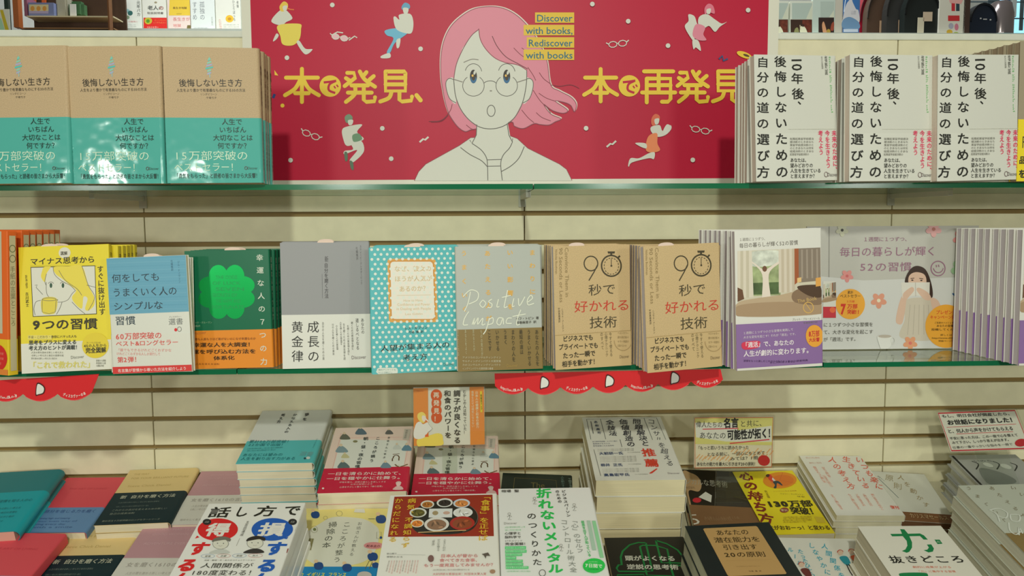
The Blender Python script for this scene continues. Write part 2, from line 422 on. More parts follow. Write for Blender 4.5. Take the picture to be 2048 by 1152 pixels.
a.ell(197, 640, 12, 12, YEL); a.poly([(148, 425), (172, 458), (150, 455)], YEL); a.line([(140, 595), (150, 570)], 16, (30, 60, 120))
def kanji(cx, cy, wd, strokes, lw=24):
    for st, sm in strokes: a.line([(cx + x * wd, cy + y * wd) for x, y in st], lw, YEL, sm)
    for st, sm in strokes:
        for q in (st[0], st[-1]): a.ell(cx + q[0] * wd, cy + q[1] * wd, lw * .5, lw * .5, YEL, 12)
HON = [([(-.47, -.22), (.47, -.22)], 0), ([(0, -.48), (0, .5)], 0), ([(-.03, -.2), (-.2, .1), (-.5, .3)], 1), ([(.03, -.2), (.2, .1), (.5, .3)], 1), ([(-.2, .24), (.2, .24)], 0)]
HATSU = [([(-.38, -.4), (-.18, -.4), (-.14, -.25), (-.46, .0)], 0), ([(-.42, -.24), (-.3, -.16)], 0), ([(0, -.44), (.15, -.2), (.46, .02)], 1), ([(.2, -.42), (.1, -.3)], 0), ([(.42, -.3), (.28, -.18)], 0), ([(-.25, -.02), (.25, -.02)], 0), ([(-.36, .2), (.36, .2)], 0), ([(-.14, 0), (-.16, .25), (-.42, .48)], 1), ([(.12, 0), (.12, .42), (.2, .48), (.44, .46), (.46, .34)], 0)]
KEN = [([(-.3, -.44), (.28, -.44), (.3, -.4), (.3, .15), (-.3, .15), (-.3, -.44)], 0), ([(-.3, -.25), (.3, -.25)], 0), ([(-.3, -.05), (.3, -.05)], 0), ([(-.12, .18), (-.2, .36), (-.46, .47)], 1), ([(.12, .18), (.12, .42), (.2, .47), (.48, .44), (.5, .32)], 0)]
SAI = [([(-.44, -.44), (.44, -.44)], 0), ([(-.36, -.22), (.36, -.22), (.36, .4), (.28, .48), (.1, .48)], 0), ([(-.36, -.22), (-.36, .5)], 0), ([(-.36, -.02), (.36, -.02)], 0), ([(-.5, .2), (.5, .2)], 0), ([(0, -.44), (0, .2)], 0)]
def de(cx, cy):
    a.ell(cx, cy, 65, 65, YEL, 32); a.line([(cx - 40, cy - 22), (cx, cy - 26), (cx + 36, cy - 32)], 14, RED); a.line([(cx + 30, cy - 30), (cx - 5, cy - 10), (cx - 8, cy + 25), (cx + 30, cy + 42)], 14, RED, True)
    a.line([(cx + 22, cy + 0), (cx + 32, cy + 14)], 9, RED); a.line([(cx + 38, cy - 8), (cx + 48, cy + 6)], 9, RED)
kanji(315, 516, 205, HON); de(487, 522); kanji(666, 522, 200, HATSU); kanji(882, 522, 200, KEN); a.line([(1010, 578), (1034, 608)], 26, YEL); a.ell(1010, 578, 13, 13, YEL); a.ell(1034, 608, 13, 13, YEL)
a.line([(1028, 862), (1050, 843), (1062, 848), (1082, 830)], 11, OFF)
# little floating figures (plain fashion sketches)
def fig(shapes):
    for c, p in shapes: a.poly(p, c, True)
fig([(OFF, [(175, 70), (215, 60), (258, 110), (220, 135), (190, 155), (130, 130)]), ((235, 215, 90), [(170, 155), (300, 145), (310, 180), (300, 240), (260, 275), (200, 270), (185, 220)]), (OFF, [(140, 250), (160, 205), (175, 215), (160, 240)]), (OFF, [(285, 262), (300, 248), (335, 295), (380, 300), (335, 330)]), ((235, 200, 80), [(180, 40), (205, 10), (230, 25), (225, 60), (190, 70)]), (OFF, [(200, 40), (225, 35), (222, 62), (205, 66)])])
a.line([(225, 50), (245, 58), (268, 60)], 7, (230, 120, 60))
fig([((110, 185, 215), [(820, 185), (900, 172), (960, 195), (880, 260), (850, 320), (830, 315), (870, 235), (830, 215)]), (OFF, [(905, 90), (970, 85), (990, 130), (985, 190), (960, 205), (890, 180), (870, 115), (880, 100), (905, 120)]), ((100, 165, 195), [(920, 40), (940, 17), (968, 30), (965, 55), (925, 60)]), (OFF, [(928, 50), (960, 52), (955, 82), (935, 84)]), (OFF, [(795, 340), (845, 322), (850, 350), (800, 354)]), (OFF, [(888, 245), (912, 235), (905, 285), (890, 290)])])
fig([(OFF, [(560, 785), (600, 765), (680, 755), (650, 800), (690, 840), (660, 860), (590, 885), (565, 840)]), (OFF, [(610, 860), (675, 855), (690, 920), (625, 985), (605, 970), (650, 910), (575, 935), (575, 915), (625, 905)]), ((120, 150, 120), [(575, 710), (600, 692), (622, 710), (615, 735), (585, 745)]), (OFF, [(595, 730), (625, 728), (620, 755), (600, 758)]), ((110, 150, 115), [(622, 820), (660, 810), (680, 845), (630, 860)]), ((90, 115, 90), [(572, 925), (590, 925), (592, 970), (578, 975)]), ((90, 115, 90), [(605, 975), (625, 985), (628, 1030), (612, 1020)])])
def specs(x, y, s, rot, fill=False):
    c, d = math.cos(rot), math.sin(rot); Q = lambda u, v: (x + (u * c - v * d) * s, y + (u * d + v * c) * s)
    for k in (-1, 1):
        if fill: q = Q(k * 28, 0); a.ell(q[0], q[1], 22 * s, 20 * s, (236, 190, 196))
        a.line([Q(k * 28 + 24 * math.cos(R(t)), 17 * math.sin(R(t))) for t in range(0, 361, 40)], 5 * s, OFF)
        a.line([Q(k * 52, -4), Q(k * 66, -14)], 6 * s, OFF)
    a.line([Q(-5, -3), Q(5, -3)], 5 * s, OFF)
specs(545, 228, .95, .2, True); a.line([(495, 215), (530, 195), (565, 200)], 7, OFF); a.line([(600, 245), (635, 220), (650, 230)], 7, OFF); specs(370, 818, 1.05, .38)
a.line([(1098, 741), (1160, 735), (1200, 700)], 4, (130, 16, 42), True)
# big girl
g1 = [(1373, 790), (1345, 795), (1300, 798), (1250, 760), (1210, 690), (1180, 580), (1165, 460), (1167, 330), (1190, 220), (1250, 120), (1340, 60), (1450, 38), (1560, 48)]
a.crop(820, 170, .17578)
hair = [(750, 500), (690, 510), (630, 530), (560, 490), (500, 420), (440, 320), (400, 190), (375, 60), (355, -80), (352, -300), (380, -480), (450, -640), (560, -760), (720, -860), (900, -890), (1060, -870), (1200, -800), (1320, -690), (1420, -560), (1500, -420), (1560, -260), (1600, 0), (1700, 70), (1830, 140), (1890, 220), (1870, 305), (1830, 235), (1760, 200), (1650, 185), (1790, 285), (1740, 322), (1620, 290), (1520, 220), (1600, 330), (1715, 385), (1650, 420), (1580, 455), (1480, 450), (1410, 440), (1290, 495), (1190, 470), (1130, 420)]
a.poly([(x - 12 if x < 900 else x + 12, y - 12) for x, y in hair], (232, 216, 204), True); a.poly(hair, PINK, True); a.line(hair, 9, (150, 78, 92), True, True)
a.poly([(760, 430), (758, 560), (740, 600), (690, 600), (560, 690), (180, 900), (100, 985), (50, 1090), (1842, 1090), (1780, 960), (1700, 900), (1340, 720), (1220, 610), (1140, 580), (1110, 420)], OFF)
face = [(500, -60), (560, -300), (640, -480), (760, -600), (790, -640), (815, -520), (880, -400), (990, -300), (1130, -240), (1240, -210), (1325, -170), (1322, 0), (1280, 200), (1180, 380), (1060, 470), (930, 500), (800, 480), (680, 400), (590, 290), (530, 160)]
for sx in (-1, 1):
    cx = 455 if sx < 0 else 1355
    ear = [(cx - 45 * sx + 0, -60), (cx + 10 * sx, -72), (cx + 45 * sx, -30), (cx + 38 * sx, 60), (cx + 0, 160), (cx - 70 * sx, 205)]
    a.poly(ear, OFF, True); a.line(ear, 8, LN, True)
a.poly([(500, -40), (520, -220), (600, -420), (700, -560), (782, -625), (800, -520), (860, -410), (960, -310), (1080, -255), (1230, -225), (1325, -165), (1322, 0), (1280, 200), (1190, 370), (1070, 465), (930, 500), (790, 478), (670, 395), (580, 280), (520, 130)], OFF)
a.line([(497, -60), (520, 130), (580, 280), (670, 395), (790, 478), (930, 500), (1070, 465), (1190, 370), (1280, 200), (1322, 0), (1328, -165)], 9, LN, True)
a.line([(497, -60), (530, -240), (610, -420), (700, -560), (782, -630)], 8, (120, 60, 70), True); a.line([(782, -640), (800, -520), (860, -410), (960, -310), (1080, -255), (1230, -225), (1330, -165)], 9, (150, 70, 84), True)
a.line([(935, -555), (990, -440), (1090, -320), (1230, -240), (1340, -180)], 9, (120, 50, 62), True)
for l in ([(1180, -420), (1250, -350), (1320, -300)], [(1270, -420), (1330, -380)], [(1340, -200), (1400, -110), (1430, -50)], [(1400, 60), (1480, 180), (1560, 260), (1600, 320)], [(1465, 95), (1550, 150), (1650, 185)], [(1270, 285), (1340, 370), (1410, 430)], [(1435, 315), (1500, 370), (1600, 410)], [(640, 455), (690, 495), (730, 510)], [(480, 220), (460, 290), (400, 370), (330, 410), (215, 415)], [(1600, 0), (1700, 15), (1830, 0), (1925, 40)], [(1470, -140), (1520, -70), (1600, -10)]): a.line(l, 7, (126, 34, 52), True)
for cx in (722, 1100):
    a.ell(cx, 10, 122, 120, (222, 221, 200)) if False else None
    a.ring(cx, 10, 122, 118, 7, LN, 36, -55, 235); a.ring(cx, -165 + 30, 95, 105, 7, LN, 20, 195, 350)
    a.ell(cx, -95, 40, 78, (45, 38, 28)); a.ell(cx, -62, 34, 42, (40, 105, 150)); a.ell(cx, -85, 22, 36, (60, 48, 30)); a.ell(cx + 14, -140, 13, 26, OFF, rot=.3); a.ell(cx - 10, -105, 12, 14, (240, 190, 90))
a.line([(840, -20), (880, -42), (945, -42), (985, -15)], 7, LN, True); a.line([(500, -62), (600, -32)], 10, LN2); a.line([(1215, -28), (1325, -62)], 10, LN2)
a.line([(610, -255), (700, -290), (780, -285)], 9, LN2, True); a.ell(920, 68, 14, 7, LN2); a.ring(923, 295, 45, 64, 8, LN)
a.line([(760, 450), (755, 570), (705, 665), (680, 628)], 8, LN); a.line([(1105, 440), (1125, 570), (1165, 650), (1168, 610)], 8, LN)
for l in ([(705, 665), (810, 740), (870, 830), (882, 930), (885, 1085)], [(1165, 650), (1130, 720), (1060, 800), (1032, 900), (1050, 1085)], [(575, 712), (680, 790), (810, 860), (880, 930)], [(1300, 700), (1240, 830), (1150, 920), (1040, 985)]): a.line(l, 8, LN, True)
a.line([(880, 853), (1035, 848)], 7, LN); a.line([(885, 925), (1028, 922)], 7, LN)
a.line([(50, 1090), (100, 985), (180, 900), (560, 690), (690, 600), (740, 598)], 6, (150, 60, 70)); a.line([(1140, 580), (1220, 610), (1340, 720), (1700, 900), (1780, 960), (1842, 1085)], 6, (150, 60, 70))
a.crop(1000, 0, .3299)
for x0, x1, y0, y1, t in ((212, 449, 77, 140, 'Discover'), (143, 449, 152, 216, 'with books,'), (162, 449, 227, 291, 'Rediscover'), (143, 449, 301, 365, 'with books')):
    a.rect(x0, y0, x1, y1, (230, 192, 50)); a.T(t, x0 + 12, (y0 + y1) / 2 + 2, x1 - 10, (y0 + y1) / 2 + 2, 44, (25, 105, 125), .012)
for x, y in ((560, 28), (777, 132), (1018, 280), (1503, 65), (522, 780), (1168, 972), (1451, 822)): a.ell(x, y, 15, 15, (120, 12, 32)); a.ell(x - 1, y - 2, 14, 14, OFF)
kanji(609, 516, 200, HON); de(783, 522); kanji(960, 522, 200, SAI); kanji(1166, 522, 200, HATSU); kanji(1380, 522, 200, KEN)
specs(712, 268, 1.05, -.12); specs(1213, 790, 1.05, .2); a.line([(645, 892), (668, 872), (680, 876), (702, 855)], 11, OFF)
a.line([(1325, 360), (1345, 340), (1352, 370), (1378, 358)], 10, (40, 80, 130)); a.line([(1435, 700), (1468, 690)], 16, (40, 70, 130)); a.ell(1478, 335, 48, 18, YEL, rot=.35); a.ell(1490, 338, 20, 7, (90, 70, 30), rot=.35)
fig([(OFF, [(1140, 90), (1175, 100), (1190, 140), (1200, 170), (1170, 200), (1180, 250), (1160, 240), (1118, 165), (1140, 130)]), (OFF, [(1205, 105), (1250, 88), (1300, 120), (1340, 145), (1372, 135), (1330, 165), (1300, 195), (1265, 160), (1230, 175), (1200, 150)]), (PINK, [(1185, 150), (1240, 165), (1230, 210), (1248, 245), (1200, 245), (1165, 215)]), ((225, 120, 140), [(1238, 50), (1262, 25), (1290, 40), (1298, 85), (1260, 75), (1240, 90)]), (OFF, [(1250, 60), (1275, 55), (1270, 85), (1252, 85)]), (OFF, [(1165, 245), (1200, 250), (1215, 310), (1185, 290), (1170, 300)])])
fig([(OFF, [(915, 770), (965, 760), (985, 795), (1030, 760), (1035, 785), (1000, 820), (950, 830), (915, 800)]), ((238, 140, 90), [(905, 820), (950, 810), (952, 870), (968, 910), (930, 925), (885, 915), (885, 860)]), ((225, 110, 80), [(918, 715), (940, 692), (965, 705), (962, 735), (930, 765), (915, 750)]), (OFF, [(935, 725), (962, 720), (958, 750), (940, 755)]), (OFF, [(818, 868), (880, 870), (885, 900), (850, 890)]), (OFF, [(935, 925), (930, 965), (900, 960), (800, 985), (780, 1010), (775, 1000), (790, 960), (840, 960), (900, 930)]), ((222, 222, 210), [(985, 800), (1010, 755), (1038, 775), (1010, 812)])])
a.build(board, ('poster_print', 'poster_print'))

# ---------------- books on the upper shelf ----------------
def spine_txt(t, cols, y0, y1, wd=.006):
    """vertical lettering down the spine; cols: list of (text, v0, v1, colour)"""
    def f(k, o):
        if not hasattr(k, '_sp'):
            A = Art(k.D, k.H)
            for tx, v0, v1, c, bd in cols: A.Vt(tx, 50, v0, 50, v1, min(60, .0075 / k.D * 100), c, bd)
            A.V[0] = [(x, y, z + .0004) for x, y, z in A.V[0]]; k._sp = A
        k._sp.build(o, ('spine_print', 'spine_print'))
        sp = o.children[-1]
        sp.matrix_local = Matrix.Translation((k.W, 0, 0)) @ Matrix.Rotation(R(90), 4, 'Y')
    return f
KRAFT = (196, 170, 132); TEAL = (76, 174, 160); INK = (52, 46, 36)
Q = [(323, 92), (520, 96), (525, 366), (337, 367)]
a = Art(.132, .192, Q, band=.192 * .485); a.crop(0, 0, .3298)
a.T('後悔しない生き方', 1083, 508, 1473, 508, 52, INK, .006); a.T('人生をより豊かで有意義なものにする30の方法', 1070, 553, 1490, 554, 22, INK, .004)
a.lines(1215, 578, 1345, 578, 1, 15, (90, 78, 60), 'リンダピコーン'); a.T('干場弓子', 1250, 600, 1315, 600, 15, (90, 78, 60))
for y in range(6): w_ = 8 + y * 5 if y < 4 else 12; a.poly([(1270 - w_, 362 + y * 17), (1270 + w_, 354 + y * 17), (1270 + w_, 364 + y * 17), (1270 - w_, 374 + y * 17)], [(90, 190, 180), (140, 200, 180), (170, 170, 200)][y % 3])
a.poly([(1270, 345), (1280, 365), (1260, 365)], (130, 200, 180)); a.line([(1272, 440), (1274, 475)], 5, (150, 190, 190))
for i, t in enumerate(('人生で', 'いちばん', '大切なことは', '何ですか？')):
    wd = (125, 165, 240, 195)[i]; cx = (1408, 1412, 1413, 1418)[i]; a.T(t, cx - wd / 2, 747 + i * 48, cx + wd / 2, 747 + i * 48, 40, (38, 60, 52), .004)
LT = (206, 232, 206)
a.T('15万部突破の', 1060, 950, 1505, 950, 62, LT, -.006); a.T('ベストセラー！', 1060, 1018, 1450, 1018, 56, LT, -.006); a.T('Discover', 1500, 1024, 1558, 1024, 16, (60, 90, 80)); a.ring(1490, 1024, 8, 9, 3, (90, 60, 60), 10)
a.T('「勇気をもらった」と読者の皆さまから大反響！', 1065, 1070, 1570, 1068, 32, (38, 66, 58), .006)
sp = spine_txt('', [('後悔しない生き方', 12, 42, INK, .02), ('リンダ', 46, 52, (180, 60, 60), 0), ('人生でいちばん大切な', 60, 90, (38, 60, 52), 0)], 0, 0)
kA = Kind(.132, .192, .0165, KRAFT, 'right', .005, TEAL, .192 * .482, a, 'kraft', 'gloss', rough=.6, spine_art=sp)
stand_stack(kA, (-.4455, -.3600, .0492, .1067, .0439, .0080), 3, 'kraft and teal book beside the red poster, rightmost of three|right-hand kraft and teal book', yaw2=.05)
stand_stack(kA, (-.5805, -.3560, .0492, -.0424, .0197, .0009), 4, 'kraft and teal book, middle of three left of the red poster|middle kraft and teal book', yaw2=.0)
stand_stack(kA, (-.7100, -.3550, .0492, -.06, .0395, .005), 4, 'kraft and teal book at the left edge of the upper shelf|left-edge kraft and teal book', yaw2=-.03)

Q = [(1505, 111), (1675, 114), (1672, 360), (1515, 362)]; WB = (214, 214, 202)
a = Art(.1306, .182, Q, band=.182 * .38); a.crop(1460, 0, .3298); BK = (38, 38, 32)
cells('自分の道の選び方', 193, 387, 206, 1045, 78, 70, BK, .012, ); cells('後悔しないための', 302, 383, 316, 1043, 78, 72, BK, .012)
a.rot_latin('10', 405, 352, 408, 440, 66, BK, .012); cells('年後', 408, 490, 412, 585, 78, 72, BK, .012); a.Vt('、', 405, 625, 405, 690, 64, BK, .012)
a.Vt('Starting your beautiful life', 620, 350, 628, 700, 30, (120, 190, 120), .02); a.Vt('塩野誠', 588, 345, 590, 470, 18, (80, 80, 72)); a.Vt('あなたの市場価値', 562, 350, 566, 430, 12, (110, 110, 100))
a.rect(350, 797, 648, 799, (205, 205, 190), True)
for t, x, y0, y1 in (('未来のために、', 628, 805, 1050), ('今を生きよう', 587, 805, 1025), ('考えよう', 546, 805, 950)): a.Vt(t, x, y0, x + 3, y1, 30, (226, 60, 100), .012, True)
a.lines(362, 855, 505, 945, 6, 15, (120, 118, 108), '転職起業留学結婚決断のときあなたは何を選ぶのか')
for i, t in enumerate(('あなたは、', '望みどおりの', '人生を生きている', 'と言えますか？')): a.T(t, 364, 978 + i * 30, 364 + (108, 135, 182, 155)[i], 978 + i * 30, 26, (50, 50, 44), .006, True)
a.T('Discover', 585, 1060, 642, 1060, 22, (110, 100, 100), 0, True); a.ring(575, 1060, 10, 14, 3, (120, 100, 100), 12, over=True)
kB = Kind(.1306, .182, .0145, WB, 'right', .0015, (218, 218, 206), .182 * .38, a, paper=(222, 206, 190))
stand_stack(kB, (.3988, -.3683, .0490, .1606, .0412, .0207), 4, 'white book with big black vertical title beside the red poster, left of three|left black-titled white book', yaw2=.0, dx=.0003)
stand_stack(kB, (.5346, -.3709, .0490, .1087, .0266, .0113), 4, 'white book with big black vertical title, middle of three|middle black-titled white book', yaw2=.0, dx=.0003)
stand_stack(kB, (.6664, -.3684, .0490, .11, .0162, .0237), 1, 'white book with big black vertical title, rightmost of three|right black-titled white book', dx=.001)
x, z = rackp(2027, 358, -.36)
a = Art(.148, .205, [(2027, 85), (2240, 85), (2240, 360), (2027, 360)], band=.205 * .445); a.crop(0, 0, 1)
a.rect(2027, 238, 2240, 360, (238, 214, 40)); a.T('を', 2031, 345, 2047, 345, 18, (40, 40, 30), .03); a.T('品', 2031, 318, 2046, 318, 16, (40, 40, 30), .03); a.T('円', 2036, 282, 2056, 282, 26, (60, 60, 40), .01)
kD = Kind(.148, .205, .013, (160, 148, 122), 'right', .002, (238, 214, 40), .205 * .445, a, paper=(176, 160, 132))
stand_stack(kD, (x + .0075, -.355, .0490, .02, .03, 0), 8, 'brown-grey book with yellow band at the right end of the upper shelf|brown-grey yellow-banded book', dx=-.0022)
# ---------------- books on the lower glass shelf ----------------
Z2 = -.2300
# yellow guide with cartoon girl and mug
Q = [(38, 497), (218, 490), (228, 740), (43, 750)]; Y1 = (236, 216, 48); DK = (60, 56, 34)
a = Art(.129, .188, Q, band=.188 * .235)
a.crop(0, 440, .3298)
a.ell(395, 205, 36, 33, (228, 224, 205)); a.T('図解', 370, 208, 412, 207, 24, DK, .02)
a.T('マイナス思考から', 185, 258, 580, 243, 44, DK, .014); a.Vt('すぐに抜け出す', 610, 280, 626, 580, 40, DK, .014)
a.rect(186, 283, 588, 284, DK); a.poly([(188, 290), (580, 280), (592, 574), (200, 590)], DK); a.poly([(192, 294), (577, 284), (588, 570), (204, 586)], (226, 224, 208))
HY = (238, 218, 84); g2 = (110, 108, 96)
a.poly([(330, 290), (420, 285), (500, 284), (540, 400), (575, 470), (575, 520), (540, 552), (520, 540), (535, 480), (510, 470), (500, 540), (455, 505), (440, 470), (465, 430), (430, 400), (380, 360), (340, 330)], HY, True)
a.poly([(270, 290), (310, 288), (285, 330), (275, 380), (252, 350), (258, 315)], HY, True)
a.line([(325, 290), (335, 335), (380, 375), (430, 400), (460, 430)], 3, g2, True); a.line([(360, 310), (400, 370), (470, 420), (500, 460)], 3, g2, True); a.line([(500, 284), (540, 400), (578, 470), (540, 552)], 3, g2, True)
a.line([(283, 380), (285, 440), (300, 470), (350, 500), (410, 490), (440, 450), (462, 430)], 3, g2, True); a.line([(285, 330), (275, 375), (283, 400)], 3, g2, True)
for x in (312, 385): a.ell(x, 400, 8, 15, (60, 90, 70)); a.ring(x, 395, 17, 16, 3, g2, 12, 200, 340)
a.ell(350, 488, 5, 4, g2); a.poly([(258, 480), (345, 478), (340, 560), (300, 575), (258, 562)], (232, 212, 80), True); a.ring(302, 484, 42, 9, 3, g2, 20); a.line([(258, 484), (258, 560), (300, 572), (338, 560), (344, 484)], 3, g2)
a.line([(215, 400), (228, 395), (222, 412), (262, 455)], 3, g2); a.line([(215, 580), (208, 540), (220, 500), (250, 490)], 3, g2, True); a.line([(380, 500), (365, 540), (345, 575)], 3, g2, True); a.line([(440, 500), (480, 540), (520, 572)], 3, g2, True); a.line([(530, 398), (586, 412)], 3, g2)
a.Vt('監修', 162, 335, 165, 420, 14, (110, 100, 40)); a.Vt('古川武士', 165, 440, 168, 530, 20, DK, .01)
a.T('9つの習慣', 200, 638, 598, 630, 72, DK, .016)
a.rect(170, 702, 318, 728, (236, 220, 110), True); a.T('不安・こだわり・依存にハマった人も', 172, 715, 470, 708, 18, (90, 86, 60), .01, True)
a.T('思考をプラスに変える', 175, 748, 470, 743, 30, (60, 66, 60), .02, True); a.T('考え方のヒントが満載！', 175, 782, 490, 775, 30, (60, 66, 60), .02, True)
a.lines(190, 808, 390, 845, 3, 13, (120, 120, 108)); a.T('Discover', 435, 838, 515, 832, 20, (130, 130, 120), 0, True)
a.T('「これで救われた」', 175, 888, 580, 880, 46, (220, 208, 110), .02, True); a.lines(590, 858, 650, 890, 3, 14, (110, 110, 96), '読者から感動の声')
a.ell(585, 765, 82, 78, (232, 208, 56), 32, True); a.lines(530, 728, 640, 748, 2, 13, (110, 100, 40), 'いつもの悩み解決'); a.T('45の人生から', 515, 768, 655, 764, 22, (80, 74, 30), .02, True); a.T('完全図解', 525, 796, 652, 792, 36, (60, 56, 30), .03, True)
kY = Kind(.129, .188, .0125, Y1, 'right', .002, (226, 224, 208), .188 * .235, a, slip=.32, rough=.4, spine_art=spine_txt('', [('マイナス思考から', 6, 40, DK, .01), ('９つの習慣', 45, 68, DK, .01)], 0, 0))
stand_stack(kY, (-.6822, -.3265, Z2, .0615, .1289, .0333), 5, 'yellow book with a cartoon girl holding a mug|yellow cartoon girl book', yaw2=.02, dx=.0004, lean2=.06)
# orange slipcased stack at the left edge
OR = (236, 110, 44)
a = Art(.145, .212, band=.212 * .29); a.rect(0, 0, 92, 71, (206, 200, 170)); a.T('と', 60, 78, 76, 77, 7, (50, 46, 34), .02, True); a.ell(84, 88, 15, 9.5, (220, 50, 44), 24, True); a.lines(76, 85, 94, 92, 3, 2, (240, 140, 120), '一万部突破'); a.rect(0, 96, 100, 100, (236, 140, 60), True)
def box_spine(k, o):
    if not hasattr(k, '_sp'):
        A = Art(k.D, k.H); A.rect(18, 3, 82, 97, (206, 196, 156)); A.ring(50, 12, 30, 2.4, 8, (110, 120, 80), 16); A.ring(50, 19, 30, 2.4, 8, (120, 120, 90), 16); A.Vt('手紙の言葉とこころ', 50, 24, 50, 66, 55, (120, 110, 80)); A.V[0] = [(x, y, z + .0008) for x, y, z in A.V[0]]; k._sp = A
    k._sp.build(o, ('spine_print', 'spine_print')); o.children[-1].matrix_local = Matrix.Translation((k.W, 0, 0)) @ Matrix.Rotation(R(90), 4, 'Y')
kO = Kind(.145, .212, .0150, OR, 'right', .001, (236, 206, 48), 212e-3 * .25, a, rough=.35, spine_art=box_spine, hard=1, name='hardcover_book')
xr, _ = rackp(27, 752, -.335); xr -= .007
stand_stack(kO, (xr - .145 * math.cos(-.42), -.335 + .145 * math.sin(.42), Z2, -.42, .05, .0), 6, 'orange hardcover with cream spine at the left edge of the lower shelf|orange hardcover', gap=.0042, yaw2=-.30, dx=-.0060)
# blue and white book
Q = [(213, 517), (375, 513), (387, 743), (227, 751)]; a = Art(.1205, .1715, Q, band=.1715 * .335); a.crop(0, 440, .3298)
BL = (112, 172, 196); IK = (62, 78, 88)
a.poly([(636, 225), (1140, 218), (1160, 562), (662, 580)], BL)
for i in range(14): yy = 240 + i * 24; a.line([(655 + i * 1.4, yy), (1130 + i * 1.2, yy - 8)], 3, (126, 182, 203) if i % 2 else (104, 165, 190))
a.T('何をしても', 680, 358, 980, 350, 56, IK, .004); a.T('うまくいく人の', 684, 445, 1085, 436, 58, IK, .004); a.T('シンプルな', 690, 530, 1000, 522, 56, IK, .004); a.T('習慣', 700, 618, 830, 614, 58, IK, .004)
a.Vt('ジム・ドノヴァン', 1092, 255, 1100, 390, 14, (80, 120, 140)); a.Vt('弓場隆訳', 1050, 250, 1056, 318, 14, (80, 120, 140))
a.T('選書', 1030, 624, 1120, 620, 42, (130, 132, 128), 0, False); a.T('ディスカヴァー', 1035, 595, 1110, 592, 12, (150, 150, 145)); a.ell(1075, 672, 9, 10, (226, 60, 60)); a.ring(1097, 668, 12, 14, 3, (130, 130, 124), 12)
RD = (226, 84, 78)
a.T('60万部突破の', 706, 714, 992, 704, 44, RD, .004, True); a.T('ベスト&ロングセラー', 706, 758, 1092, 745, 36, RD, .004, True); a.lines(712, 795, 1050, 818, 2, 20, (230, 150, 144), '「誰でもできるけれどごくわずかな人しか実行していない成功の法則」'); a.T('第2弾！', 716, 856, 860, 850, 38, RD, .006, True)
a.poly([(684, 900), (1170, 880), (1176, 918), (690, 945)], (222, 66, 62), over=True); a.T('名言集が習慣から導いた方法を紹介しよう', 720, 922, 1140, 902, 22, (240, 220, 214), .01, True)
kBl = Kind(.1205, .1715, .009, (228, 228, 216), 'left', .002, (228, 227, 214), .1715 * .33, a, slip=.55)
stand_stack(kBl, (-.5475, -.3309, Z2, -.09, .0553, .0425), 1, 'blue and white book with red footer strip, between the yellow and green books|blue and white book', yaw2=-.0, dx=-.007)
# green clover book
Q = [(375, 502), (545, 500), (551, 731), (388, 736)]; a = Art(.128, .1803, Q, band=.1803 * .335); a.crop(0, 440, .3298)
GN = (20, 108, 74)
a.rough = .28; a.mk = 'foil'
for cx, cy, rx, ry in ((1345, 345, 58, 70), (1445, 345, 58, 70), (1300, 400, 74, 56), (1490, 400, 74, 56), (1300, 480, 74, 56), (1490, 480, 74, 56), (1350, 535, 58, 66), (1445, 535, 58, 66), (1395, 440, 100, 110)): a.ell(cx, cy, rx, ry, (30, 178, 88), 24)
a.rough = .45; a.mk = ''
for i, t in enumerate(('THE CODE', 'OF LUCK', 'SEVEN', 'SECRETS OF', 'THE HAPPY AND', 'FORTUNATE')): a.T(t, 1330 - (i % 2) * 20, 350 + i * 36, 1460 + (i % 3) * 20, 350 + i * 36, 22, (28, 160, 84), .01)
cells('幸運な人の７つの力', 1595, 232, 1616, 850, 44, 42, (220, 226, 208), .008)
a.T('エリック・グルーマン', 1180, 624, 1310, 622, 14, (150, 190, 150)); a.T('弓場隆訳', 1182, 645, 1240, 643, 13, (150, 190, 150))
a.T('Discover', 1195, 686, 1275, 680, 20, (190, 120, 60), 0, True); a.T('特徴も人脈もさほど差がないのになぜ幸運なのか', 1190, 722, 1570, 716, 16, (150, 90, 36), .01, True)
OB = (66, 46, 22)
a.T('幸運な人を大調査！', 1198, 756, 1560, 750, 28, OB, .016, True); a.T('運を呼び込む方法を', 1192, 796, 1572, 790, 28, OB, .016, True); a.T('体系化', 1320, 832, 1445, 828, 26, OB, .016, True); a.lines(1215, 866, 1390, 862, 1, 12, (150, 90, 36), '人生を変える法則')
kG = Kind(.128, .1803, .0125, GN, 'right', .003, (238, 146, 46), .1803 * .325, a, slip=.55, rough=.35, spine_art=spine_txt('', [('幸運な人の７つの力', 6, 60, (200, 214, 190), 0)], 0, 0))
stand_stack(kG, (-.4476, -.2980, Z2, -.0177, .0350, .0158), 5, 'dark green book with a shiny clover and orange band|green clover book', dx=.0012)
# grey book
Q = [(557, 483), (738, 488), (743, 734), (567, 738)]; a = Art(.1332, .1921, Q, band=.1921 * .43); a.crop(540, 440, .3298)
SK = (74, 72, 72)
a.Vt('新', 342, 220, 343, 260, 24, SK); a.Vt('自分を磨く方法', 340, 262, 346, 480, 25, SK, .004); a.line([(316, 330), (320, 478)], 2, (110, 110, 110)); a.Vt('スティービークレオダービック', 548, 160, 556, 400, 12, (96, 94, 94)); a.Vt('弓場隆訳', 524, 170, 530, 250, 13, (96, 94, 94))
for c, x0, x1 in (('黄金律', 168, 172), ('成長の', 266, 270)): cells(c, x0, 650, x1, 826, 76, 74, (50, 50, 46), -.004)
for i, x in enumerate((325, 385, 408, 432, 452, 476, 500)): a.Vt('自分の人生を磨くための黄金律を読む'[i:i + 12], x, 620 + (i % 3) * 10, x + 6, 850 - (i % 4) * 30, 13, (120, 120, 112), 0, True)
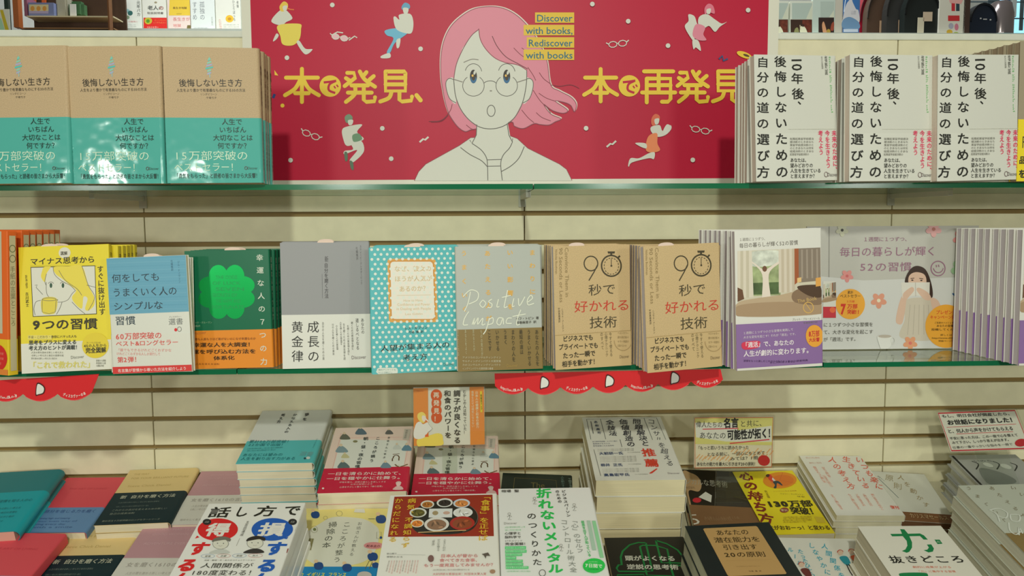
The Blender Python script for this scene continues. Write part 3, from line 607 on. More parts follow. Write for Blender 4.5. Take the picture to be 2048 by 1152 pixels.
a.Vt('あなたの', 562, 600, 566, 695, 20, (70, 70, 66), 0, True); a.Vt('道しるべとなる', 530, 600, 536, 790, 20, (70, 70, 66), 0, True); a.T('Discover', 500, 834, 585, 830, 22, (120, 110, 110), 0, True)
kGr = Kind(.1332, .1921, .014, (160, 160, 160), 'right', .002, (232, 231, 220), .1921 * .43, a, slip=.5, rough=.5)
stand_stack(kGr, (-.3045, -.3051, -.2298, .0696, .0022 + .02, -.0028), 3, 'plain grey book with a white band, left of the polka-dot book|plain grey book', yaw2=.02, dx=-.0025)
# polka dots
Q = [(738, 496), (911, 494.5), (915, 742), (746, 750)]; a = Art(.1276, .1861, Q); a.crop(540, 440, .3298)
PK = (228, 234, 220)
H_ = homog([((x - 540) / .3298, (y - 440) / .3298) for x, y in Q])
for j in range(26):
    for i in range(15):
        a.add([(.1276 * ((i + .5 * (j % 2) + .35) / 14.2) + .0021 * math.cos(t * math.pi / 5), .1861 * (1 - (j + .45) / 26) + .0021 * math.sin(t * math.pi / 5)) for t in range(10)], [tuple(range(10))], PK) if (i + .5 * (j % 2) + .35) / 14.2 < .985 else None
    a.z[0] = .0002 + .000025
def rrect(x0, y0, x1, y1, r, col, skew=0):
    pts = []
    for cx, cy, a0 in ((x1 - r, y0 + r, -90), (x1 - r, y1 - r, 0), (x0 + r, y1 - r, 90), (x0 + r, y0 + r, 180)):
        for k in range(5): t = R(a0 + k * 22.5); pts.append((cx + r * math.cos(t) + skew * (cy - y0) / (y1 - y0), cy + r * math.sin(t)))
    a.poly(pts, col)
rrect(710, 240, 1005, 628, 18, (226, 168, 84), 12); rrect(720, 250, 995, 616, 22, (212, 150, 70), 12); rrect(728, 258, 987, 608, 20, (238, 232, 216), 12)
GD = (214, 188, 140)
for i, (t, x0, x1) in enumerate((('なぜ、彼女の', 752, 980), ('ほうが人気が', 754, 984), ('あるのか？', 782, 962))): a.T(t, x0, 302 + i * 62, x1, 300 + i * 60, 38, GD, .008)
a.line([(770, 465), (975, 462)], 2, GD); a.T('How to Have', 810, 496, 925, 494, 15, GD); a.T('Confidence and Power', 772, 520, 970, 518, 17, GD); a.T('in Dealing with People', 768, 546, 975, 544, 17, GD); a.T('Les Giblin', 820, 578, 925, 576, 13, GD)
a.T('レス・ギブリン', 815, 664, 955, 660, 20, (50, 70, 64), .01); a.T('弓場 隆 訳', 840, 688, 930, 684, 17, (50, 70, 64), .01)
a.T('人望が集まる人の', 670, 785, 1090, 762, 42, (46, 56, 48), .004); a.T('考え方', 805, 842, 955, 832, 42, (46, 56, 48), .004); a.T('Discover', 1050, 880, 1115, 876, 20, (60, 120, 110))
rrect(650, 900, 775, 938, 14, (222, 228, 214), 2); a.lines(660, 912, 765, 928, 2, 12, (80, 130, 120), '無料アンケートもらえる')
kP = Kind(.1276, .1861, .0125, (92, 188, 190), 'right', .0015, art=a, paper=(214, 226, 206), slip=.5, rough=.4)
stand_stack(kP, (-.1610, -.3612, Z2, .2301, .0870, -.0045), 5, 'turquoise polka-dot book with a gold-framed title|polka-dot book', yaw2=.05, lean2=.02)
# positive impact
Q = [(911, 494.5), (1081, 493), (1086, 738.5), (916, 745)]
def impact_art(W, H, Q, bandh):
    a = Art(W, H, Q, band=bandh); a.crop(540, 440, .3298); GO = (236, 180, 70)
    for t, x0, x1, y0, y1 in (('うまくいく', 1176, 1180, 185, 575), ('あたえる人が', 1318, 1326, 185, 632), ('いい影響を', 1455, 1458, 180, 560), ('まわりに', 1590, 1592, 180, 470)): 
        n = len(t); cells(t, x0, y0 + 22, x1, y1 - 30, 38, 36, GO, .01)
    def scr(pts): a.line(pts, 6, (232, 234, 214), True, over=True)
    scr([(1215, 440), (1200, 510), (1178, 560)]); scr([(1170, 470), (1215, 430), (1260, 445), (1255, 490), (1205, 515)])
    for x in (1290,): scr([(x, 490), (x - 18, 515), (x, 535), (x + 18, 510), (x, 490)])
    scr([(1345, 485), (1325, 500), (1345, 515), (1340, 535), (1318, 535)]); scr([(1385, 485), (1375, 530), (1390, 530)]); scr([(1440, 430), (1425, 500), (1420, 535), (1440, 530)]); scr([(1405, 475), (1460, 462)]); scr([(1478, 480), (1468, 528), (1482, 526)]); scr([(1505, 480), (1512, 525), (1545, 470)]); scr([(1560, 505), (1590, 480), (1580, 462), (1560, 490), (1565, 520), (1600, 510)])
    scr([(1205, 560), (1180, 600), (1172, 640), (1200, 640)]); scr([(1225, 640), (1240, 600), (1235, 640), (1262, 598), (1258, 638), (1290, 600), (1285, 640), (1305, 635)]); scr([(1330, 600), (1310, 670), (1292, 698)]); scr([(1325, 610), (1350, 598), (1350, 630), (1322, 640)]); scr([(1410, 600), (1385, 600), (1375, 630), (1395, 640), (1412, 600), (1415, 638)]); scr([(1465, 600), (1440, 602), (1432, 630), (1465, 632)]); scr([(1520, 550), (1500, 600), (1495, 640), (1515, 636)]); scr([(1470, 590), (1550, 575)])
    a.T('ホフ・トビン 著', 1490, 604, 1630, 598, 18, (70, 66, 50), .01); a.T('荒巻麻里子 訳', 1492, 628, 1615, 622, 18, (70, 66, 50), .01)
    for i, (t, y1) in enumerate((('あなたの人生を', 890), ('うまくいかせる', 890), ('最短の道は', 820), ('まわりの人を', 865), ('うまく', 760), ('いかせる', 800), ('ことです', 800), ('ものの見方が', 830), ('変わると人が', 800), ('あなたをよく', 820), ('助けてくれる', 830))):
        x = 1616 - i * 48; a.Vt(t, x, 668, x + 6, y1, 22 if i < 7 else 12, (66, 58, 32) if i < 7 else (196, 190, 150), .004, True)
    a.lines(1165, 838, 1400, 905, 4, 15, (206, 200, 168), 'アメリカのコンサルティングインパクト大賞受賞の著者による'); a.T('Discover', 1435, 888, 1500, 884, 20, (180, 150, 80), 0, True); return a
kI = Kind(.1296, .1863, .0125, (184, 188, 178), 'right', .0015, (140, 116, 62), .1863 * .335, impact_art(.1296, .1863, Q, .1863 * .335), paper=(226, 222, 196), slip=.48, rough=.4)
stand_stack(kI, (-.0363, -.3474, Z2, .1490, .0992, -.0022), 5, 'grey-green book with gold letters and a white script title on the lower shelf|grey-green gold-lettered shelf book', yaw2=.03, lean2=.03)
# ninety seconds
Q = [(1105, 494.5), (1261.5, 489.5), (1262, 730), (1112, 741)]; a = Art(.1213, .1857, Q, band=.1857 * .29); a.crop(1080, 440, .3299)
KB = (212, 184, 136); CI = (74, 66, 44)
a.ring(310, 270, 42, 45, 7, CI, 30); a.line([(350, 280), (330, 320), (297, 375)], 7, CI)
a.ring(435, 284, 60, 64, 9, CI, 36)
for k in range(16): a.ring(435, 286, 44, 50, 4, CI, 2, k * 22.5, k * 22.5 + 13)
a.line([(435, 240), (435, 284)], 4, CI); a.ell(435, 284, 6, 6, CI); a.line([(435, 222), (435, 205)], 12, CI); a.poly([(412, 195), (458, 195), (455, 208), (415, 208)], CI); a.line([(478, 232), (488, 222)], 10, CI)
a.T('秒で', 292, 434, 462, 424, 74, CI, .0); a.T('好かれる', 206, 535, 548, 520, 76, (206, 66, 48), .0); a.T('技術', 298, 630, 468, 622, 76, CI, .0)
Lc = (150, 128, 84)
a.rot_latin('Convince Them in', 160, 170, 165, 475, 24, Lc); a.rot_latin('90 Seconds or Less', 124, 172, 130, 508, 24, Lc); a.rot_latin('Nicholas Boothman', 96, 182, 98, 335, 14, Lc)
a.Vt('ニコラス・ブースマン', 134, 545, 140, 685, 12, CI); a.Vt('中西真雄美訳', 114, 540, 118, 630, 12, CI)
a.poly([(85, 706), (552, 672), (552, 675), (85, 709)], (176, 150, 100), over=True)
for i, (t, x0, x1) in enumerate((('ビジネスでも', 138, 322), ('プライベートでも', 112, 352), ('たった一瞬で', 138, 335), ('相手を動かす！', 134, 350))): a.T(t, x0, 728 + i * 50, x1, 716 + i * 47, 38, (56, 50, 34), .016, True)
for i, t in enumerate(('今すぐ使える', '心理テクニック', 'のすべて')): a.Vt(t, 424 - i * 26, 685, 430 - i * 26, 830 - 40 * (i == 2), 18, (110, 98, 66), 0, True)
a.ring(500, 735, 52, 58, 4, (176, 150, 104), 24, 0, 180, True); a.lines(468, 690, 535, 765, 4, 15, (150, 130, 90), 'ベストセラー待望の改訂版'); a.T('Discover', 480, 830, 536, 826, 20, (130, 110, 80), 0, True)
kN = Kind(.1213, .1857, .0145, KB, 'right', .0015, (208, 180, 130), .1857 * .285, a, 'kraft', '', paper=(204, 198, 200), slip=.32, rough=.55)
stand_stack(kN, (.1101, -.3382, Z2, .1868, .0185, .0170), 5, 'kraft book with a stopwatch drawing, left of two|left stopwatch book', dx=.0005, yaw2=.13, lean2=.0)
stand_stack(kN, (.2426, -.3698, Z2, .2008, .0185, .0383), 5, 'kraft book with a stopwatch drawing, right of two|right stopwatch book', dx=.0005, yaw2=.13, lean2=.0)
# white photo book with purple band
Q = [(1469, 461.5), (1645, 456.5), (1643.6, 730), (1473, 743)]; a = Art(.134, .2076, Q, band=.2076 * .335, zb=.0018); a.crop(1440, 440, .3299)
def habit_photo(a, x0, y0, x1, y1, full=True):
    S = lambda u, v: (x0 + (x1 - x0) * u, y0 + (y1 - y0) * v - 18 * u)
    P = lambda c, pts, sm=False: a.poly([S(*q) for q in pts], c, sm)
    P((214, 206, 182), [(0, 0), (1, 0), (1, 1), (0, 1)]); a.mk = 'photo'; P((170, 184, 132), [(.15, .05), (.52, .05), (.52, .7), (.18, .7)]); P((88, 110, 66), [(.17, .5), (.5, .5), (.5, .68), (.18, .68)]); P((226, 230, 214), [(.15, .03), (.52, .03), (.5, .22), (.17, .24)], True); a.mk = ''
    for i in range(5): P(((226, 216, 196), (206, 196, 172))[i % 2], [(.0 + i * .035, 0), (.035 + i * .035, 0), (.035 + i * .04, .72), (.0 + i * .035, .72)])
    for i in range(6): P(((222, 210, 190), (204, 190, 166))[i % 2], [(.5 + i * .032, 0), (.535 + i * .032, 0), (.535 + i * .032, .66), (.5 + i * .032, .66)])
    P((168, 92, 52), [(.69, 0), (.74, 0), (.74, .5), (.69, .55)]); P((140, 126, 110), [(.74, 0), (1, 0), (1, .5), (.74, .52)])
    for i in range(4): P((166, 152, 136), [(.77 + i * .06, .02), (.79 + i * .06, .02), (.79 + i * .06, .46), (.77 + i * .06, .46)])
    P((236, 222, 206), [(.17, .18), (.21, .2), (.31, .3), (.35, .3), (.48, .2), (.5, .22), (.38, .38), (.4, .8), (.3, .8), (.3, .38)], True); a.ell(*S(.33, .29), (x1 - x0) * .028, (y1 - y0) * .045, (120, 84, 60))
    P((196, 172, 140), [(0, .8), (.2, .74), (.5, .7), (.68, .66), (.85, .7), (1, .8), (1, 1), (0, 1)], True); P((176, 148, 116), [(0, .84), (.5, .8), (1, .86), (1, 1), (0, 1)], True); P((112, 78, 54), [(0, .56), (.06, .6), (.08, .74), (0, .78)]); P((142, 116, 90), [(.66, .68), (.78, .6), (.95, .62), (1, .7), (1, .86), (.7, .82)], True); P((84, 62, 44), [(.72, .58), (.95, .56), (1, .6), (1, .75), (.85, .72)], True); P((232, 170, 84), [(.94, .46), (1, .45), (1, .58), (.94, .59)]); P((236, 196, 130), [(.72, .45), (.77, .44), (.77, .51), (.72, .52)])
    if full: a.ring(*S(.85, .9), 30, 32, 5, (222, 178, 96), 20); a.line([S(.82, .84), S(.88, .95)], 4, (222, 178, 96)); a.T('The Book', *S(.72, .8), *S(.95, .76), 22, (214, 178, 110))
a.T('１週間に１つずつ、', 118, 118, 290, 112, 22, (120, 114, 104)); a.T('毎日の暮らしが輝く52の習慣', 118, 155, 480, 138, 32, (110, 104, 94), .004)
habit_photo(a, 107, 188, 614, 588); a.T('ブレット・ブルーメンソール', 440, 606, 606, 596, 16, (130, 126, 116)); a.T('手島由美子訳', 505, 625, 590, 618, 12, (130, 126, 116))
PW = (238, 228, 232)
a.T('１週間に１つずつ小さな習慣を実践して', 138, 690, 444, 664, 17, PW, 0, True); a.T('大きな変化を起こす！それが「週活」です。', 140, 716, 468, 690, 17, PW, 0, True)
a.poly([(128, 760), (150, 742), (235, 736), (240, 765), (215, 780), (145, 788)], (222, 60, 90), True, True); a.T('「週活」で、あなたの', 135, 762, 448, 740, 36, PW, .018, True); a.T('人生が劇的に変わります。', 140, 815, 555, 785, 38, PW, .018, True)
a.lines(140, 856, 530, 828, 1, 14, (70, 40, 90), '習慣をもっと楽しむこれからの私たちと暮らし'); a.T('手に入れるＪＩＯＤ読者特典', 300, 866, 530, 846, 13, (70, 40, 90), 0, True)
a.ell(570, 702, 52, 66, (240, 168, 60), 28, True); a.T('8万部', 536, 690, 600, 686, 40, (200, 50, 50), .02, True); a.T('大反響', 536, 726, 600, 722, 26, (200, 50, 50), .02, True)
a.poly([(95, 905), (614, 862), (614, 882), (98, 922)], (226, 224, 212), over=True)
kH = Kind(.134, .2076, .0135, (228, 226, 216), 'right', .0015, (146, 112, 166), .2076 * .335, a, paper=(214, 206, 210), slip=None, rough=.4, bt=.0012)
stand_stack(kH, (.3783, -.3600, Z2, .0715, .0001 + .01, .0324), 7, 'tall white book with bedroom photo and purple band, beside the flower poster|bedroom photo book', dx=-.0022, gap=.003, lean2=.02)
xr, _ = rackp(2035, 742, -.345)
stand_stack(kH, (xr, -.345, Z2, .03, .02, .0), 8, 'tall white book with purple band at the right end of the lower shelf|right-end purple-banded white book', dx=-.0012, gap=.003, lean2=.02)

# ---------------- grey flower poster on the lower shelf ----------------
PY = -.186; P2 = G @ Matrix.Translation((0, PY, 0)) @ B2
x1, z0 = on_plane(1946, 706, P2)
pb = mesh_obj('poster_card', box('poster_card', x1 - .297, x1, S2Z + .0012, S2Z + .212, -.003, 0, mat((196, 194, 184), .3, '', 'card')), None, P2)
tag(pb, 'grey flower poster of a woman reading, standing on the lower glass shelf', 'poster')
a = Art(1, 1, plane=P2); a.rough = .3; a.ymin = S2Z + .0016; a.box = (x1 - .297, x1 - .0003, S2Z, S2Z + .2118)
a.crop(1640, 440, .26037); xl = x1 - .297
a.add([(xl, S2Z + .0015), (x1, S2Z + .0015), (x1, S2Z + .125), (xl + .1, S2Z + .12), (xl, S2Z + .13)], [(0, 1, 2, 3, 4)], (214, 214, 208)); a.line([(70, 45), (68, 440)], 5, (150, 148, 140))
PP = (160, 112, 136)
a.T('１週間に１つずつ、', 330, 148, 690, 146, 38, PP); a.T('毎日の暮らしが輝く', 148, 245, 895, 238, 78, PP, .0); a.T('52の習慣', 305, 360, 705, 358, 76, PP)
a.ring(905, 372, 54, 56, 7, PP, 28); a.ring(907, 362, 38, 42, 6, PP, 16, 10, 170); a.line([(890, 345), (894, 362)], 7, PP); a.line([(908, 343), (912, 360)], 7, PP)
SKN = (222, 188, 164)
a.poly([(650, 480), (665, 420), (700, 370), (745, 352), (800, 372), (835, 430), (860, 520), (862, 590), (830, 600), (800, 500), (700, 490)], (66, 50, 42), True)
a.poly([(676, 470), (690, 420), (740, 400), (800, 420), (815, 480), (790, 560), (700, 560)], SKN, True); a.line([(693, 450), (722, 446)], 6, (90, 66, 54)); a.line([(760, 448), (790, 452)], 6, (90, 66, 54)); a.ell(707, 462, 9, 5, (50, 38, 34)); a.ell(776, 464, 9, 5, (50, 38, 34))
a.poly([(640, 640), (700, 600), (850, 600), (900, 640), (920, 900), (620, 905), (650, 760)], (208, 198, 178), True)
for i in range(6): a.line([(690 + i * 35, 650), (670 + i * 42, 880)], 5, (188, 178, 160))
a.poly([(580, 770), (600, 660), (630, 580), (660, 590), (650, 700), (630, 790), (600, 800)], SKN, True); a.poly([(850, 600), (905, 620), (940, 720), (900, 760), (860, 680)], SKN, True)
a.poly([(620, 480), (840, 478), (838, 590), (730, 580), (630, 600)], (226, 222, 210)); a.line([(730, 480), (732, 585)], 5, (190, 184, 172))
a.poly([(635, 600), (640, 560), (700, 515), (720, 540), (680, 590), (650, 625)], SKN, True); a.poly([(740, 540), (760, 520), (830, 560), (850, 610), (800, 610)], SKN, True)
def flower(x, y, r, col, c2, n=5):
    for k in range(n): t = 2 * math.pi * k / n + .3; a.ell(x + r * .55 * math.cos(t), y + r * .55 * math.sin(t), r * .5, r * .36, col, 14, rot=t)
    a.ell(x, y, r * .24, r * .24, c2, 12)
for f in ((168, 78, 48, (206, 206, 180), (50, 46, 30)), (870, 70, 60, (226, 172, 170), (190, 120, 110)), (1080, 140, 62, (214, 140, 136), (180, 90, 90)), (205, 430, 48, (226, 150, 144), (210, 110, 110)), (448, 618, 60, (226, 158, 130), (236, 226, 196)), (690, 945, 54, (226, 160, 120), (220, 120, 110))): flower(*f)
flower(1090, 380, 85, (150, 182, 140), (110, 150, 100), 7); a.poly([(1010, 565), (1050, 575), (1105, 640), (1125, 700), (1095, 690), (1060, 620)], (60, 100, 150), True); a.ell(1060, 625, 12, 22, (236, 170, 90))
for cx, cy, r, L in ((230, 645, 112, (('累計', 555, 45, 26, 0), ('ベストセラー', 583, 160, 28, 0), ('３万部', 625, 66, 18, 1))), (965, 815, 160, (('プレゼント', 708, 160, 34, 1), ('キャンペーン実施中', 745, 250, 30, 1), ('ご自身のハッシュタグと', 788, 180, 17, 0), ('あなたの習慣を', 812, 150, 20, 0), ('投稿してください', 840, 230, 20, 0), ('詳しくは', 882, 90, 15, 0), ('http://www.d21.co.jp', 905, 220, 14, 0), ('特設ページへ', 928, 120, 14, 0)))):
    a.ell(cx, cy, r, r * 1.04, (240, 172, 62), 40)
    for t, y, wd, h, red in L: a.T(t, cx - wd / 2, y, cx + wd / 2, y, h, (214, 66, 44) if red else (74, 58, 30), .012)
a.T('7', 155, 682, 195, 682, 78, (214, 60, 44), .05); a.T('万部', 205, 662, 285, 662, 38, (214, 60, 44), .02); a.T('突破!!', 205, 704, 305, 704, 38, (214, 60, 44), .02)
a.rect(20, 470, 118, 750, (226, 224, 212)); habit_photo(a, 20, 494, 118, 632, False); a.rect(20, 665, 118, 750, (204, 60, 70)); a.ell(92, 690, 22, 22, (236, 110, 70))
for i, (t, x2) in enumerate((('に１つずつ小さな習慣を', 405), ('て、大きな変化を起こす', 405), ('が「週活」です。', 290))): a.T(t, 22, 804 + i * 56, x2, 800 + i * 56, 34, (110, 108, 100), .004)
a.poly([(440, 890), (545, 895), (540, 960), (510, 990), (465, 988), (448, 950)], (226, 226, 218), True); a.ell(492, 892, 50, 12, (190, 180, 165)); a.ring(555, 925, 16, 24, 8, (214, 214, 206), 16); a.ell(500, 998, 70, 12, (200, 202, 194))
a.build(pb, ('poster_print', 'poster_print'))

# ---------------- red scalloped strips under the lower shelf edge ----------------
SM = G @ Matrix.Translation((0, -.3015, 0)) @ B2
def strip(cusps, top, lobes, label, left_px, right_px):
    """cusps: pixel x, y of the points between lobes"""
    pts = [on_plane(left_px, top[0], SM)]
    for (xa, ya), (xb, yb) in zip(cusps, cusps[1:]):
        for k in range(0, 11):
            t = k / 10; pts.append(on_plane(xa + (xb - xa) * t, ya + (yb - ya) * t + 15 * math.sin(math.pi * t) ** .8, SM))
    pts.append(on_plane(right_px, top[1], SM))
    o = mesh_obj('shelf_strip', prism_mesh('shelf_strip', pts[::-1], .0006, mat((222, 44, 48), .35, '', 'red_card')), None, SM); tag(o, label, 'shelf strip')
    A = Art(1, 1, plane=SM)
    for ((xa, ya), (xb, yb)), kind in zip(zip(cusps, cusps[1:]), lobes):
        cx = (xa + xb) / 2; A.line([(xa + (xb - xa) * k / 12, ya + (yb - ya) * k / 12 + 13.6 * math.sin(math.pi * k / 12) ** .8) for k in range(1, 12)], 1.2, (240, 90, 92))
        if kind == 'D':
            y = (ya + yb) / 2 - 9; P_ = [(cx - 5, y - 10), (cx + 2, y - 9.5), (cx + 8, y - 3), (cx + 6, y + 6), (cx - 3, y + 9), (cx - 7, y + 8.5)]
            A.poly([(x + (x - cx) * .25, q + (q - y) * .25) for x, q in P_], (70, 30, 28), True); A.poly(P_, (232, 232, 222), True)
        elif kind:
            t = 'ディスカヴァーの本' if kind == 'J' else 'http://www.d21.co.jp'; n = len(t)
            for i, c in enumerate(t):
                u = .17 + .66 * (i + .5) / n; x = xa + (xb - xa) * u; y = ya + (yb - ya) * u + 13 * math.sin(math.pi * u) ** .8 - 7; u2 = u + .33 / n; wd = (xb - xa) * .66 / n * .5
                dy = 13 * (math.sin(math.pi * u2) ** .8 - math.sin(math.pi * (u - .33 / n)) ** .8) / 2
                A.T(c, x - wd * .9, y - dy * .8, x + wd * .9, y + dy * .8, 7.2 if kind == 'J' else 5.5, (246, 226, 216), .02)
    A.build(o, ('strip_print', 'strip_print'))
strip([(990, 772), (1056, 776), (1121, 774), (1186, 773), (1251, 770), (1316, 768), (1382, 763), (1446, 759)], (747, 738), 'HDJDHDJ', 'red scalloped shelf strip under the stopwatch books', 989, 1441)
strip([(-23, 789), (46, 788), (115, 788), (184, 784)], (762, 748), 'HDJ', 'red scalloped shelf strip below the yellow book at left', -24, 198)
# ---------------- books lying on the table ----------------
def nstack(h, D): return max(1, int(round((h - TABLE_H) / (D + .0009))))
def fitD(h, n): return (h - TABLE_H) / n - .0009
# small gift books at left: slipcovers with low bands
def gift(pose, n, cover, band, bh, art, what, seen=1, r=.004, **kw):
    x, y, yw, h, W, H = pose
    k = Kind(W, H, fitD(h, n), cover, 'right', r, band, bh * H, art, **kw); flat_stack(k, (x, y, yw, h), n, what, seen)
    return k
RB, RF = (-.7943, -.1864, -.0150, -.0525, .1142, .1683), (-.8396, -.3823, -.0523, -.0432, .1259, .1864)
PRD, PBL = (232, 84, 96), (108, 150, 196)
def rb_art(p):
    a = Art(p[4], p[5], band=p[5] * .42); c = (70, 106, 160)
    a.T('自分を信じる力を磨く', 12, 64, 92, 64, 6, c, 0, True)
    for i in range(4): a.T(('Aiming high and keeping', 'your own way of', 'living every day', 'with a smile')[i], 12, 76 + i * 5, 60 + (i % 2) * 14, 76 + i * 5, 2.6, c, 0, True)
    a.T('THE ART OF LIVING', 20, 22, 80, 22, 3, (214, 70, 84)); return a
gift(RB, 2, PRD, PBL, .43, rb_art(RB), 'red book with blue band in the back row, beside the teal book|back-row red book')
gift(RF, 2, PRD, PBL, .43, rb_art(RF), 'red book with blue band at the front left corner of the table|front-row red book')
CB, CF = (-.6640, -.1898, .0384, -.0375, .1273, .1709), (-.7230, -.3358, -.0003, -.0655, .1261, .1866)
CRE, NVY = (238, 210, 146), (20, 48, 56)
def cr_art(p):
    a = Art(p[4], p[5], band=p[5] * .545); g = (206, 180, 112); w_ = (196, 198, 176)
    a.T('THE WAY', 10, 9, 32, 9, 3.4, g); a.T('FOR YOUR BRILLIANT FUTURE', 10, 17, 92, 17, 3.4, g); a.T('Steve Chick Daniel', 12, 32, 72, 32, 3.6, g)
    a.T('新 自分を磨く方法', 12, 53, 88, 53, 6.5, w_, .01, True); a.lines(14, 63, 70, 70, 2, 2.6, (120, 136, 130)); a.T('これからの自分を変えるための新しい', 12, 76, 86, 76, 3.4, (150, 160, 146), 0, True); a.T('自己の成長法則', 12, 82, 45, 82, 3.4, (150, 160, 146), 0, True); a.T('累計百五十万部突破のロングセラーシリーズ', 8, 94, 84, 94, 3, (150, 160, 146), 0, True); return a
gift(CB, 3, CRE, NVY, .555, cr_art(CB), 'cream book with dark navy band in the back row|back-row cream book', r=.006)
gift(CF, 1, CRE, NVY, .555, cr_art(CF), 'cream book with dark navy band in the front row|front-row cream book', r=.006)
PKB, PKF = (-.5392, -.1821, -.0034, -.0447, .1205, .1661), (-.5890, -.3600, -.0255, -.0489, .1276, .1877)
MAU = (204, 156, 164)
def pk_art(p):
    a = Art(p[4], p[5], band=p[5] * .5); g = (178, 172, 164); m = (220, 180, 186)
    a.T('GOOD HABITS FOR A', 18, 8, 84, 8, 3, m); a.T('GOOD WOMAN 1610', 18, 15, 80, 15, 3, m); a.T('ADVENTURE EVERY DAY', 14, 28, 88, 28, 3.4, m)
    a.T('女を磨く1610の言葉', 10, 57, 92, 57, 6.5, g, 0, True); a.lines(16, 68, 84, 74, 2, 4, (200, 196, 188)); a.T('自分らしく生きるためのメッセージ', 10, 92, 80, 92, 3.6, g, 0, True); return a
gift(PKB, 2, MAU, (226, 224, 214), .52, pk_art(PKB), 'dusty pink book with white band in the back row|back-row dusty pink book')
gift(PKF, 2, MAU, (226, 224, 214), .52, pk_art(PKF), 'dusty pink book with white band in the front row|front-row dusty pink book')
TB = (-.8981, -.2281, .0786, -.0248, .1277, .1872)
a = Art(TB[4], TB[5], band=TB[5] * .62); a.T('7つの習慣を知る人の心', 30, 52, 88, 52, 5, (20, 120, 130), 0, True); a.lines(30, 64, 80, 84, 4, 3.4, (30, 130, 140))
gift(TB, 3, (44, 130, 136), (26, 168, 180), .63, a, 'teal hardcover with turquoise band at the far left of the table|teal book at far left', r=.01, paper=(226, 176, 156))
kTe = Kind(.12, .17, .016, (70, 130, 160), 'right', .004, paper=PAPER)
flat_stack(kTe, (-.957, -.365, .02, -.05), 1, 'blue book cut off by the left edge, in front of the teal hardcover|blue book at left edge')

# white and turquoise stack
Q = [(523.4, 817.9), (663, 823), (629, 928.5), (472, 926)]; p = (-.4181, -.1725, .0067, .0680, .1312, .1858)
a = Art(p[4], p[5], Q, band=p[5] * .40); a.crop(440, 760, .3404); IK = (70, 74, 72); TQ = (96, 200, 202); TD = (34, 120, 128)
cells('夢を', 510, 207, 498, 234, 28, 20, IK); cells('かなえる人の', 440, 205, 392, 305, 26, 16, IK); cells('考え方', 370, 203, 345, 242, 26, 18, IK)
a.T('累計50万部突破！', 172, 356, 425, 366, 20, TD, 0, True); a.T('22か国で出版！', 168, 376, 392, 384, 18, TD, 0, True); a.lines(160, 400, 375, 412, 2, 9, (60, 150, 156)); a.T('あなたには望みの', 135, 436, 375, 442, 19, TD, 0, True); a.T('人生を創り出す力がある', 125, 458, 450, 468, 20, TD, 0, True); a.T('選書', 472, 440, 552, 446, 28, (120, 190, 190), .01, True); a.ell(503, 470, 7, 6, (40, 80, 90), over=True); a.ell(522, 468, 12, 8, (220, 232, 226), over=True)
a.Vt('ジム・ドノヴァン', 572, 356, 548, 410, 12, TD, 0, True)
kT = Kind(p[4], p[5], fitD(p[3], 10), (230, 232, 226), 'right', .005, TQ, p[5] * .40, a, rough=.35, slip=.35)
flat_stack(kT, p[:4], 10, 'white book with turquoise band, beside the pink zen books|turquoise-banded white book', 5)
